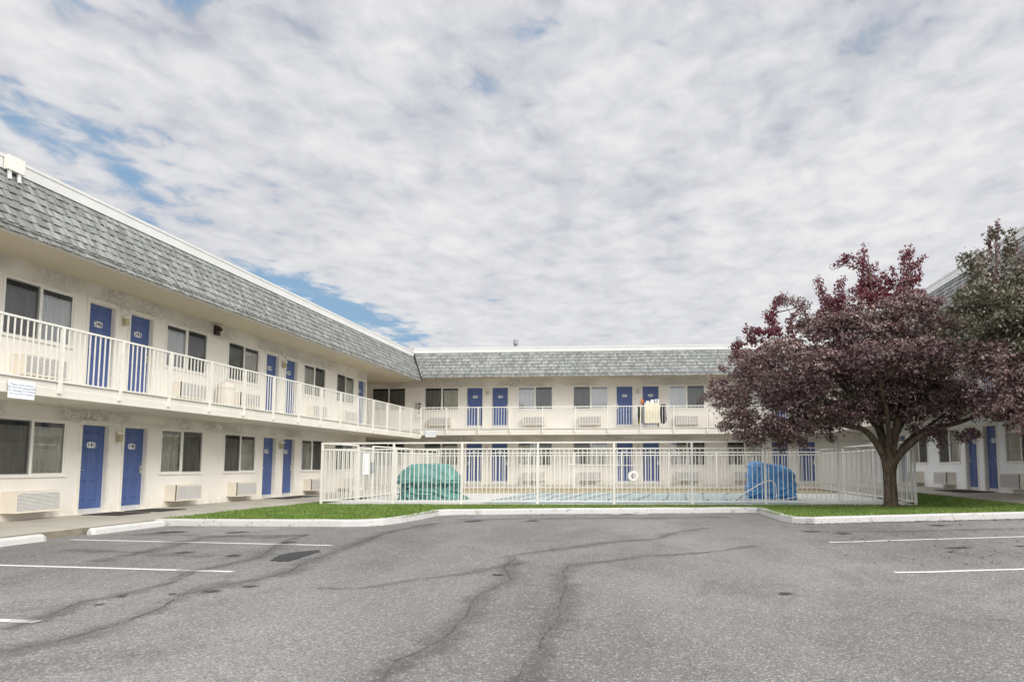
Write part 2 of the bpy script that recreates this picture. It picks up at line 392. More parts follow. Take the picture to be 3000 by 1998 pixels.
def inner_y(x):
    """lawn-side edge of the kerb for a given x"""
    best = None
    for (x0,y0),(x1,y1) in zip(KL, KL[1:]):
        if min(x0,x1)-1e-6 <= x <= max(x0,x1)+1e-6 and abs(x1-x0) > 1e-6:
            y = y0+(y1-y0)*(x-x0)/(x1-x0); best = y if best is None else max(best, y)
    return best
def build_ground():
    g = MB(); g.quad((-400,-400,-.6),(400,-400,-.6),(400,400,-.6),(-400,400,-.6))
    tag(g.build('ground', M['ground']), 'flat ground reaching to the horizon beyond the motel', 'ground', kind='structure')
    a = MB(); xs = sorted(set([-30,-14,-10.2,-8.4,-6.2]+[round(v,3) for v in np.arange(-6,3.7,.05)]+[4,5,6,7.3,8.4,10,14,40]))
    def yend(x):
        if x <= -10.2: return 14.4
        if x >= 15: return 14.1
        return inner_y(x)+.09
    for i in range(len(xs)-1):
        x0, x1 = xs[i], xs[i+1]; e0, e1 = yend(x0), yend(x1)
        for t0, t1 in ((0,.5),(.5,1)):
            q = [(x0,-30+(e0+30)*t0),(x1,-30+(e1+30)*t0),(x1,-30+(e1+30)*t1),(x0,-30+(e0+30)*t1)]
            a.quad(*[(x,y,z_asph(x)) for x,y in q])
    lot = a.build('parking_lot', M['asphalt']); tag(lot, 'grey weathered asphalt parking lot with cracks and white bay lines', 'parking lot', kind='structure')
    # painted bay lines
    def line(p, q, w=.1):
        m = MB(); p = Vector((*p, 0)); q = Vector((*q, 0)); n = 14; d = (q-p).normalized(); s = Vector((-d.y, d.x, 0))*w/2
        for i in range(n):
            a0 = p+(q-p)*(i/n); a1 = p+(q-p)*((i+1)/n)
            m.quad(*[(v.x, v.y, z_asph(v.x)+.004) for v in (a0-s, a1-s, a1+s, a0+s)])
        m.build('parking_line', M['line'], lot)
    line((-9.68,11.52),(-4.886,10.91)); line((-9.7,8.72),(-4.855,8.18)); line((-9.7,5.9),(-4.864,5.50))
    line((2.86,11.75),(8.6,11.72)); line((2.80,8.55),(8.6,8.52)); line((2.8,5.4),(8.6,5.35))
    # ragged cracks and worn streaks
    def strip(name, pts, w, mat, lift):
        pts = [Vector((x, y, 0)) for x, y in pts]; fine = []
        for a0, a1 in zip(pts, pts[1:]):
            n = max(2, int((a1-a0).length/.12))
            for i in range(n): fine.append(a0+(a1-a0)*(i/n))
        fine.append(pts[-1]); ph = random.random()*50
        out = []
        for i, p in enumerate(fine):
            d = (fine[min(i+1,len(fine)-1)]-fine[max(0,i-1)]).normalized(); s = Vector((-d.y, d.x, 0))
            j = noise.noise(Vector((ph, i*.11, 0)))*.10 + noise.noise(Vector((ph, i*.5, 3)))*.03
            out.append((p+s*j, s))
        me = bpy.data.meshes.new(name); V = []; F = []; UV = []
        for i, (p, s) in enumerate(out):
            ww = w*(1+.5*noise.noise(Vector((ph+9, i*.2, 0))))
            for k in (-1, 0, 1):
                q = p+s*ww*k; V.append((q.x, q.y, z_asph(q.x)+lift)); UV.append((i*.1, abs(k)))
        for i in range(len(out)-1):
            for k in (0, 1): F.append((3*i+k, 3*i+k+1, 3*(i+1)+k+1, 3*(i+1)+k))
        me.from_pydata(V, [], F); u = me.uv_layers.new()
        for lp in me.loops: u.data[lp.index].uv = UV[lp.vertex_index]
        link(name, me, M[mat], lot)
    from_px = {}
    cracks = [
     ([(-4.5,15.2),(-4.79,13.5),(-4.81,12.5),(-4.54,10.66),(-4.46,9.63),(-4.21,8.24),(-4.29,7.68),(-4.42,7.18),(-4.48,6.68),(-4.24,6.07),(-4.13,5.56),(-4.13,5.15),(-4.19,4.89),(-4.31,4.59),(-4.5,4.2)], .030, .17),
     ([(-6.1,12.6),(-5.87,11.2),(-5.24,9.36),(-5.31,8.18),(-5.09,7.41),(-5.05,6.89),(-5.04,6.59),(-5.12,6.32),(-4.97,5.8),(-4.9,5.21)], .022, .11),
     ([(-6.06,12.55),(-6.47,12.4),(-7.33,12.35),(-7.75,12.14),(-7.32,10.8),(-7.21,9.72),(-7.07,8.93)], .020, .20),
     ([(1.2,14.3),(.52,13.35),(.11,12.2),(-.72,11.46),(-1.29,10.7),(-1.86,9.8),(-1.75,8.8),(-1.48,7.77),(-1.58,7.09),(-1.6,6.63),(-1.49,5.88),(-1.5,5.49),(-1.46,5.12),(-1.49,4.76),(-1.57,4.57),(-1.53,4.14),(-1.6,3.6)], .018, .15),
     ([(1.6,11.3),(1.09,10.55),(.57,10.14),(-.03,9.87),(-.59,9.29),(-.97,8.97),(-.9,7.66),(-.83,6.68),(-.76,5.84),(-.74,5.33),(-.71,4.95),(-.74,4.48),(-.74,4.1),(-.8,3.6)], .018, .14),
     ([(-1.6,9.1),(-2.08,8.2),(-2.55,7.7),(-2.92,7.14),(-3.35,7.1)], .010, .09),
    ]
    for c, w1, w2 in cracks:
        strip('crack', c, w1*1.3, 'crack', .0055); strip('worn_streak', c, w2*2.2, 'crack_soft', .004)
    strip('worn_streak', [(-9.2,12.6),(-6.2,12.0)], .45, 'crack_soft', .004)
    strip('worn_streak', [(-8.6,10.2),(-6.0,9.4)], .5, 'crack_soft', .004)
    strip('worn_streak', [(3.4,13.3),(6.6,12.9)], .35, 'crack_soft', .004)
    strip('worn_streak', [(4.6,7.0),(6.6,6.6)], .5, 'crack_soft', .004)
    strip('worn_streak', [(-4.4,16.2),(1.9,17.2)], .6, 'crack_soft', .004)
    def blob(cx, cy, rx, ry, rot=0, mat='stain'):
        me = bpy.data.meshes.new('oil_stain'); n = 26; V = [(cx, cy, z_asph(cx)+.007)]; UV = [(0, 0)]; F = []; ph = random.random()*40
        for k in range(n):
            t = 2*math.pi*k/n; r = 1+.35*noise.noise(Vector((ph+math.cos(t)*1.5, math.sin(t)*1.5, 0)))
            x = math.cos(t)*rx*r; y = math.sin(t)*ry*r
            X = cx+x*math.cos(rot)-y*math.sin(rot); Y = cy+x*math.sin(rot)+y*math.cos(rot)
            V.append((X, Y, z_asph(X)+.007)); UV.append((t, 1)); F.append((0, 1+k, 1+(k+1) % n))
        me.from_pydata(V, [], F); u = me.uv_layers.new()
        for lp in me.loops: u.data[lp.index].uv = UV[lp.vertex_index]
        link('oil_stain', me, M[mat], lot)
    dp = MB(); dp.poly([(x, y, ASPH+.0068) for x, y in [(-4.967, 9.199), (-4.95, 9.287), (-5.031, 9.416), (-5.031, 9.553), (-5.098, 9.642), (-5.084, 9.787), (-5.082, 9.935), (-5.026, 10.064), (-4.964, 10.145), (-4.874, 10.229), (-4.822, 10.338), (-4.768, 10.156), (-4.694, 10.108), (-4.717, 9.955), (-4.68, 9.76), (-4.688, 9.618), (-4.652, 9.392), (-4.652, 9.217), (-4.641, 9.069), (-4.741, 9.105), (-4.732, 9.023), (-4.854, 9.141), (-4.877, 9.098)]]); dp.build('dark_patch', M['patch'], lot)
    for (x, y, r) in [(-1.7,8.1,.16),(-5.0,6.6,.12),(-4.6,6.75,.10),(-4.3,6.9,.12),(-4.1,7.2,.1),(-4.9,6.2,.08),(3.0,13.6,.3),(3.4,13.0,.25),(5.4,14.0,.3),(7.0,13.6,.25),
                      (4.4,10.6,.28),(5.2,10.6,.16),(4.1,10.2,.12),(-8.9,12.9,.4),(-7.6,12.95,.35),(-3.9,15.7,.4),(-2.6,15.9,.35),(1.3,7.1,.14),(-5.8,11.3,.2),(-6.6,9.9,.22),(-5.7,9.6,.18)]:
        blob(x, y, r, r*.7, random.random()*3)
    # flakes of kerb paint on the asphalt below the back kerb
    fl = MB()
    for i in range(46):
        x = random.uniform(-3.0, 1.4); yk = 18.2+(x+2.6)*.121 - random.uniform(.10, .42); w = random.uniform(.05, .22); h = random.uniform(.03, .08)
        fl.poly([(x+w*math.cos(t)*random.uniform(.6,1), yk+h*math.sin(t)*random.uniform(.6,1), z_asph(x)+.0065) for t in np.linspace(0, 2*math.pi, 8)[:-1]])
    fl.build('paint_flakes', M['line'], lot)
    # kerb
    k = MB(); pts = [Vector((x, y, 0)) for x, y in KL]
    # resample + normals
    fine = []
    for a0, a1 in zip(pts, pts[1:]):
        n = max(1, int((a1-a0).length/.22))
        for i in range(n): fine.append(a0+(a1-a0)*(i/n))
    fine.append(pts[-1]); sec = []
    for i, p in enumerate(fine):
        d = (fine[min(i+1,len(fine)-1)]-fine[max(0,i-1)]).normalized(); s = Vector((-d.y, d.x, 0)); z = z_asph(p.x)
        w = .008*noise.noise(Vector((i*.4, 0, 0))); hh = .135+.008*noise.noise(Vector((i*.3, 5, 0)))
        sec.append([(p.x+s.x*o, p.y+s.y*o, z+h) for o, h in ((w,-.05),(.012+w,hh-.03),(.035+w,hh),(.15,hh+.002),(.155,-.05))])
    for i in range(len(sec)-1):
        for j in range(4): k.quad(sec[i][j], sec[i+1][j], sec[i+1][j+1], sec[i][j+1])
    k.poly(list(reversed(sec[0]))); k.poly(sec[-1])
    tag(k.build('kerb', M['kerb'], smooth=False), 'whitewashed concrete kerb curving between asphalt and lawn', 'kerb', kind='structure')
    return fine
kerb_fine = build_ground()

# ------------------------------------------------------------------ lawns, walks, pool
def in_lawn(x, y):
    if x < -10.2: return None
    if y > Y_FENCE-.14 and -9.75 < x < 7.55: return None
    if x <= 2.83:
        if x < -9.75:
            if y > 24: return None
        ky = inner_y(x)
        if ky is None or y < ky+.15: return None
        return -.03 if y < 17 else -.03-.03*ss(17, 20, y)
    if x > 8.45: return None
    ky = inner_y(x)
    if ky is None or y < ky+.15 or y > 33: return None
    return z_lawn_r(x, y)

def build_lawns():
    for nm, xs, lab in (('lawn', np.round(np.arange(-10.2, 2.811, .05), 3), 'mown green lawn strip left of the tree between kerb and pool fence'),
                        ('lawn', np.round(np.arange(2.8, 8.451, .05), 3), 'mown green lawn under the purple tree by the right walk')):
        m = MB(); left = 'left' in lab; nr = 14
        def col(x):
            y0 = (inner_y(min(8.44, x)) or 14.3)+.05; y1 = 25. if (x < -9.76 or x > 7.56) else Y_FENCE-.02
            out = []
            for k in range(nr+1):
                y = y0+(y1-y0)*k/nr; out.append((x, y, -.03-.032*ss(17, 20, y) if left else z_lawn_r(x, y)-.005))
            return out
        C = [col(float(x)) for x in xs]
        for a, b in zip(C, C[1:]):
            for k in range(nr): m.quad(a[k], b[k], b[k+1], a[k+1])
        tag(m.build(nm, M['lawn'], smooth=True), lab, 'lawn', kind='structure')
    # grass blades
    n = 190000; V = []; F = []
    xs = rng.uniform(-10.2, 8.45, n); ys = rng.uniform(14.2, 23.5, n); c = 0
    hs = rng.uniform(.03, .062, n); th = rng.uniform(0, 2*math.pi, n); ln = rng.normal(0, .35, (n, 2)); wd = rng.uniform(.006, .011, n)
    for i in range(n):
        x = float(xs[i]); y = float(ys[i]); z = in_lawn(x, y)
        if z is None: continue
        d = noise.noise(Vector((x*1.3, y*1.3, 0))); h = hs[i]*(1+.35*d)
        cx, sx = math.cos(th[i])*wd[i], math.sin(th[i])*wd[i]; z -= .004
        V += [(x-cx, y-sx, z), (x+cx, y+sx, z), (x+ln[i,0]*h, y+ln[i,1]*h, z+h)]; F.append((c, c+1, c+2)); c += 3
    me = bpy.data.meshes.new('grass'); me.from_pydata(V, [], F); me.materials.append(M['grass'])
    o = bpy.data.objects.new('grass', me); COL.objects.link(o)
    tag(o, 'short mown grass blades covering both lawns', 'grass', kind='stuff')
build_lawns()

def build_walks():
    m = MB()
    # left walk: slopes 3 cm to its edge
    def slab(x0, x1, z0, z1, y0, y1, m, mm, edge):
        ys = np.arange(y0, y1+.01, 2.4)
        for a, b in zip(ys, ys[1:]):
            a += .008; b -= .008
            m.quad((x0,a,z0),(x1,a,z1),(x1,b,z1),(x0,b,z0), 0)
            e = x1 if edge == 'r' else x0; ze = z1 if edge == 'r' else z0
            q = [(e,a,ze-.3),(e,b,ze-.3),(e,b,ze),(e,a,ze)]
            m.quad(*(q if edge == 'r' else q[::-1]), 1)
            m.quad((x0,a,z0),(x0,a,z0-.3),(x1,a,z1-.3),(x1,a,z1), 1)
            m.quad((x0,b,z0),(x1,b,z1),(x1,b,z1-.3),(x0,b,z0-.3), 1)
        m.quad((x0,y0,z0-.012),(x1,y0,z1-.012),(x1,y1,z1-.012),(x0,y1,z0-.012), 1)
    slab(-L-.1, -10.2, 0, -.03, -2, 33, m, 0, 'r')
    tag(m.build('sidewalk', [M['walk'], M['walk_edge']]), 'concrete sidewalk along the left wing with a dirty edge', 'sidewalk', kind='structure')
    m = MB(); slab(8.4, R+.1, .2, ZR+.015, 2, 36, m, 0, 'l')
    tag(m.build('sidewalk', [M['walk'], M['walk_edge']]), 'shaded concrete sidewalk along the right wing', 'sidewalk', kind='structure')
    m = MB(); m.box(-17, 8.38, 32.25, D+.1, -.4, .10, 0)
    tag(m.build('sidewalk', [M['walk']]), 'concrete walk in front of the back wing ground floor', 'sidewalk', kind='structure')
    m = MB(); m.box(-9.75, 7.6, Y_FENCE-.14, 28.9, -.4, ZF, 0); m.box(-10.15, -9.76, 23, 32.2, -.4, ZF-.012, 0)
    tag(m.build('pool_deck', [M['pooldeck']]), 'pale concrete pool deck inside the white fence', 'deck', kind='structure')
    m = MB(); m.box(-9.75, 7.6, 28.91, 32.24, -.4, ZF+.012, 0); m.box(-9.75, 7.6, 31.95, 32.24, -.3, .05, 0)
    tag(m.build('gravel_bed', [M['tan']]), 'tan strip between the pool and the back walk', 'bed', kind='structure')
    # covered pool
    p = MB(); nx, ny = 60, 36; x0, x1, y0, y1 = -5.0, 4.6, 21.3, 28.5; n0 = 0
    for j in range(ny+1):
        for i in range(nx+1):
            x = x0+(x1-x0)*i/nx; y = y0+(y1-y0)*j/ny; e = min(i, nx-i, j*1.0, ny-j)
            z = ZF+.03+.035*noise.noise(Vector((x*.8, y*1.6, 2)))*(1 if e > 1 else 0)+(.02 if e > 1 else -.02)
            p.v.append((x, y, z))
    for j in range(ny):
        for i in range(nx):
            a = j*(nx+1)+i; p.f.append((a, a+1, a+nx+2, a+nx+1)); p.m.append(0)
    pool = p.build('swimming_pool', [M['pool']], smooth=True); tag(pool, 'pale blue covered swimming pool with dark straps behind the fence', 'pool', kind='structure')
    for i in range(13):
        xx = x0+.5+i*.72; m = MB(); pts = []
        for t in np.linspace(0, 1, 14):
            y = y0+.1+(y1-y0-.2)*t; x = xx+.5*math.sin(t*3+i)*.3+(t-.5)*random.uniform(.3,.9)
            z = ZF+.055+.035*noise.noise(Vector((x*.8, y*1.6, 2)))+.012; pts.append((x, y, z))
        m.tube(pts, .012, 5); m.build('cover_strap', M['lockbox'], pool)
build_walks()

# ------------------------------------------------------------------ building parts (local: x along wall, -y out, z up)
def wall_mesh(x0, x1, z0, z1, openings, depth=.13, room=.55):
    xs = sorted({x0, x1, *[o[0] for o in openings], *[o[1] for o in openings]}); zs = sorted({z0, z1, *[o[2] for o in openings], *[o[3] for o in openings]})
    m = MB()
    for i in range(len(xs)-1):
        for j in range(len(zs)-1):
            cx = (xs[i]+xs[i+1])/2; cz = (zs[j]+zs[j+1])/2
            if any(o[0] < cx < o[1] and o[2] < cz < o[3] for o in openings): continue
            m.quad((xs[i],0,zs[j]),(xs[i+1],0,zs[j]),(xs[i+1],0,zs[j+1]),(xs[i],0,zs[j+1]))
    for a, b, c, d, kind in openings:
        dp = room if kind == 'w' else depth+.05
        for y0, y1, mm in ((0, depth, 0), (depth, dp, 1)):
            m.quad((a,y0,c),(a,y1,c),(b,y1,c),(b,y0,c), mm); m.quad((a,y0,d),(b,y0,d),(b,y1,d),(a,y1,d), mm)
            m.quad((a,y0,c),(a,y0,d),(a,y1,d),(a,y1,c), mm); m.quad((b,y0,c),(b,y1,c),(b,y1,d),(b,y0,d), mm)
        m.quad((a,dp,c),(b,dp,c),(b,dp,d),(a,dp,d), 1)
    return m

# door leaf mesh, w x h, front at y=0, opening flush
def door_leaf(w, h):
    m = MB(); pan = []
    cols = ((.115, w/2-.045), (w/2+.045, w-.115))
    for z0, z1 in ((.055, .225), (.375, .76), (.835, .945)):
        pass
    rows = ((.26*h/2.03*1., .75), (.98, 1.48), (1.64, 1.88))
    for a, b in cols:
        for c, d in rows: pan.append((a, b, c, d))
    xs = sorted({0, w, *[p[0] for p in pan], *[p[1] for p in pan]}); zs = sorted({0, h, *[p[2] for p in pan], *[p[3] for p in pan]})
    for i in range(len(xs)-1):
        for j in range(len(zs)-1):
            cx = (xs[i]+xs[i+1])/2; cz = (zs[j]+zs[j+1])/2
            if any(p[0] < cx < p[1] and p[2] < cz < p[3] for p in pan): continue
            m.quad((xs[i],0,zs[j]),(xs[i+1],0,zs[j]),(xs[i+1],0,zs[j+1]),(xs[i],0,zs[j+1]))
    for a, b, c, d in pan:
        rings = [(a,b,c,d,0)]
        for ins, y in ((.014,.016),(.030,.016),(.052,.003)): rings.append((a+ins,b-ins,c+ins,d-ins,y))
        for r0, r1 in zip(rings, rings[1:]):
            A = [(r0[0],r0[4],r0[2]),(r0[1],r0[4],r0[2]),(r0[1],r0[4],r0[3]),(r0[0],r0[4],r0[3])]
            B = [(r1[0],r1[4],r1[2]),(r1[1],r1[4],r1[2]),(r1[1],r1[4],r1[3]),(r1[0],r1[4],r1[3])]
            for q in range(4): m.quad(A[q], A[(q+1)%4], B[(q+1)%4], B[q])
        r = rings[-1]; m.quad((r[0],r[4],r[2]),(r[1],r[4],r[2]),(r[1],r[4],r[3]),(r[0],r[4],r[3]))
    return m
HD = 2.03
CACHE = {}
def cached(key, fn):
    if key not in CACHE: CACHE[key] = fn()
    return CACHE[key]
def part(name, key, mats, parent, loc, fn, smooth=False, bevel=0):
    me = cached(key, lambda: fn().mesh(name))
    return link(name, me, mats, parent, loc, smooth, bevel)

def f_door_frame():
    m = MB(); t = .075
    for a, b in ((-t, 0), (WD, WD+t)):
        m.box(a, b, -.022, .0, 0, HD+t)
    m.box(-.02, .008, .0005, .125, .013, HD-.02); m.box(WD-.008, WD+.02, .0005, .125, .013, HD-.02)
    m.box(-t-.004, WD+t+.004, -.026, -.001, HD-.001, HD+t+.004); m.box(-.01, WD+.01, 0.0005, .125, HD-.019, HD+.01)
    m.box(-t-.003, WD+t+.003, -.035, .12, -.022, .012)
    return m
def f_handle(side):
    m = MB(); x = .06 if side == 'l' else WD-.06; s = 1 if side == 'l' else -1
    m.box(x-.032, x+.032, -.014, 0, .90, 1.10); m.tube([(x,-.01,1.0),(x,-.055,1.0)], .013); m.tube([(x,-.055,1.0),(x+s*.11,-.058,.995)], .011)
    m.lathe([(.0,0),(.024,.0),(.024,.012),(.0,.012)], seg=12) if False else None
    m.box(x-.022, x+.022, -.03, 0, 1.14, 1.185)
    return m
def door(parent, x, z, num, side):
    fr = part('door_frame', 'dframe', [M['trim']], parent, (x, 0, z), f_door_frame)
    d = part('door', 'dleaf', [M['door']], parent, (x, .095, z), lambda: door_leaf(WD, HD))
    part('door_handle', 'dh'+side, [M['metal']], d, (0,0,0), lambda: f_handle(side), bevel=.004)
    def fk():
        m = MB(); m.box(.02, WD-.02, -.006, 0.0, .015, .115); return m
    part('kick_plate', 'dk', [M['kick']], d, (0,0,0), fk)
    def fp():
        m = MB(); w, h, c = .245, .135, .028; m.v = []
        pts = [(-w/2+c,-h/2),(w/2-c,-h/2),(w/2,-h/2+c),(w/2,h/2-c),(w/2-c,h/2),(-w/2+c,h/2),(-w/2,h/2-c),(-w/2,-h/2+c)]
        m.poly([(x,-.006,z) for x, z in pts]);
        for (a, b) in zip(pts, pts[1:]+pts[:1]): m.quad((a[0],-.006,a[1]),(a[0],0,a[1]),(b[0],0,b[1]),(b[0],-.006,b[1]))
        return m
    if num:
        pl = part('number_plate', 'dp', [M['plate']], d, (WD/2, 0, 1.565), fp)
        # lettering joined to the plate mesh
        me = pl.data.copy(); tm = text_mesh(num, .15, bold=.018); tm.transform(Matrix.Translation((0,-.0075,0)))
        bm = bmesh.new(); bm.from_mesh(me); n = len(bm.faces); bm.from_mesh(tm); bm.faces.ensure_lookup_table()
        for f in bm.faces[n:]: f.material_index = 1
        bm.to_mesh(me); bm.free(); bpy.data.meshes.remove(tm); me.materials.append(M['ink']); pl.data = me
    return d

def f_win_frame(w, h):
    m = MB(); t = .045
    m.box(0, t, -.022, .07, 0, h); m.box(w-t, w, -.022, .07, 0, h); m.box(t, w-t, -.020, .07, 0, t); m.box(t, w-t, -.020, .07, h-t, h)
    m.box(w/2-.028, w/2+.028, -.008, .055, t, h-t)
    m.box(-.02, w+.02, -.036, -.0225, -.02, .02)
    for a, b in ((t, w/2-.028), (w/2+.028, w-t)):
        m.box(a, a+.022, .006, .035, t, h-t); m.box(b-.022, b, .006, .035, t, h-t); m.box(a+.022, b-.022, .006, .035, t, t+.022); m.box(a+.022, b-.022, .006, .035, h-t-.022, h-t)
    return m
def f_curtain(w, h, seed, amp=.022, drop=.0):
    m = MB(); n = int(w/.018); r = random.Random(seed); ph = r.random()*9
    xs = [w*i/n for i in range(n+1)]
    ys = [amp*math.sin(x*52+1.6*math.sin(x*6+ph)+ph)+.006*math.sin(x*140) for x in xs]
    for i in range(n):
        m.quad((xs[i],ys[i],.02),(xs[i+1],ys[i+1],.02),(xs[i+1],ys[i+1]*.6,h-drop),(xs[i],ys[i]*.6,h-drop))
    return m
def window(parent, x, z, dark, style=0, w=WW):
    """dark: which half carries the insect screen ('l','r','b')"""
    h = ZWT-ZWB
    fr = part('window', 'win', [M['frame']], parent, (x, 0, z+ZWB), lambda: f_win_frame(w, h))
    t = .067
    def fpane():
        m = MB(); a = w/2-.028-t; m.quad((0,0,0),(a,0,0),(a,0,h-2*t),(0,0,h-2*t)); return m
    for s, xx in (('l', t), ('r', w/2+.028)):
        part('pane', 'pane', [M['glass']], fr, (xx, .020, t), fpane)
        if dark in (s, 'b'):
            def fs():
                m = MB(); a, b = 0, w/2-.028-.045; m.quad((a,0,0),(b,0,0),(b,0,h-.09),(a,0,h-.09)); return m
            part('insect_screen', 'scr', [M['screen']], fr, (.045 if s == 'l' else w/2+.028, .003, .045), fs)
    rr = random.Random(int(x*977+z*131)); 
    gl = rr.choice([0, 0, .12, .25]) if style == 0 else 0
    sd = int(rr.random()*6)
    mats = [M['curtain_white'] if style == 1 else M['curtain']]
    ca = part('curtain', f'cur{sd}a{style}', mats, fr, (.05, .062, .03), lambda: f_curtain(w/2-.06, h-.09, sd, drop=.10))
    cb = part('curtain', f'cur{sd}b{gl}{style}', mats, fr, (w/2+.01+gl*.3, .064, .03), lambda: f_curtain(w/2-.06-gl*.3, h-.09, sd+20, drop=.10))
    return fr
def aircon(parent, x, z, w=1.07):
    def fb():
        m = MB(); m.box(0, w, -.33, .0, 0, .40, 0, 'f'); m.box(0, w, -.325, -.32, .0, .4, 1)
        m.box(0,.028,-.335,-.30,0,.40); m.box(w-.028,w,-.335,-.30,0,.40); m.box(.028,w-.028,-.335,-.30,.375,.40); m.box(.028,w-.028,-.335,-.30,0,.02)
        m.box(-.012, w+.012, -.35, .0, -.02, -.001); return m
    def fl():
        m = MB()
        for i in range(13):
            zz = .026+i*.0272
            m.quad((.028,-.345,zz),(w-.028,-.345,zz),(w-.028,-.328,zz+.021),(.028,-.328,zz+.021)); m.quad((.028,-.345,zz),(.028,-.328,zz-.003),(w-.028,-.328,zz-.003),(w-.028,-.345,zz))
        return m
    a = part('air_conditioner', 'acb', [M['ac'], M['gap']], parent, (x, 0, z), fb)
    part('louvre_grille', 'acl', [M['louver']], a, (0,0,0), fl)
    return a
def lamp(parent, x, z):
    def fb():
        m = MB(); m.box(-.05, .05, -.02, 0, -.02, .22); m.lathe([(.0,.17),(.085,.17),(.088,.20),(.07,.245),(.03,.265),(.0,.268)], (0,-.09,0), 16); m.box(-.06,.06,-.15,-.03,-.012,.0); return m
    def fg():
        m = MB(); m.box(-.05, .05, -.14, -.04, .0, .17); return m
    a = part('wall_lamp', 'lampb', [M['trim']], parent, (x, 0, z), fb, smooth=False); part('lamp_glass', 'lampg', [M['amber']], a, (0,0,0), fg, bevel=.008)

def shingles(parent, s0f, s1f, z0, z1, off0, off1, rows=8):
    """laminated tabs on the slope from (off0,z0) to (off1,z1); s0f/s1f give the run at an offset"""
    V = []; F = []; dz = (z1-z0)/rows; do = (off1-off0)/rows; rr = random.Random(7); sl = math.hypot(dz, do)
    uy, uz = -do/sl, dz/sl                  # up the slope in (y, z)
    ny, nz = -uz, uy                        # outward
    for r in range(rows):
        ob = off0+do*r; zb = z0+dz*r; s = s0f(ob); e = s1f(ob); up = sl*(1.25 if r < rows-1 else .98); flip = rr.random() < .5
        while s < e-.001:
            flip = not flip if rr.random() < .85 else flip
            b = min(e, s+(rr.uniform(.07, .15) if flip else rr.uniform(.05, .15)))
            th = rr.uniform(.036, .042) if flip else rr.uniform(.015, .022); lo = 0 if flip else rr.choice([.0, .018, .034])
            P = lambda t, h: (-ob+uy*t+ny*h, zb+uz*t+nz*h)
            A = P(lo, th); B = P(up, .003); C = P(lo+.004, -.004); n = len(V); g = .0012
            V += [(s+g,*A),(b-g,*A),(b-g,*B),(s+g,*B),(s+g,*C),(b-g,*C)]
            F += [(n,n+1,n+2,n+3),(n+4,n+5,n+1,n),(n+4,n,n+3),(n+1,n+5,n+2)]
            s = b
    me = bpy.data.meshes.new('shingles'); me.from_pydata(V, [], F)
    return link('shingles', me, [M['shingle']], parent)

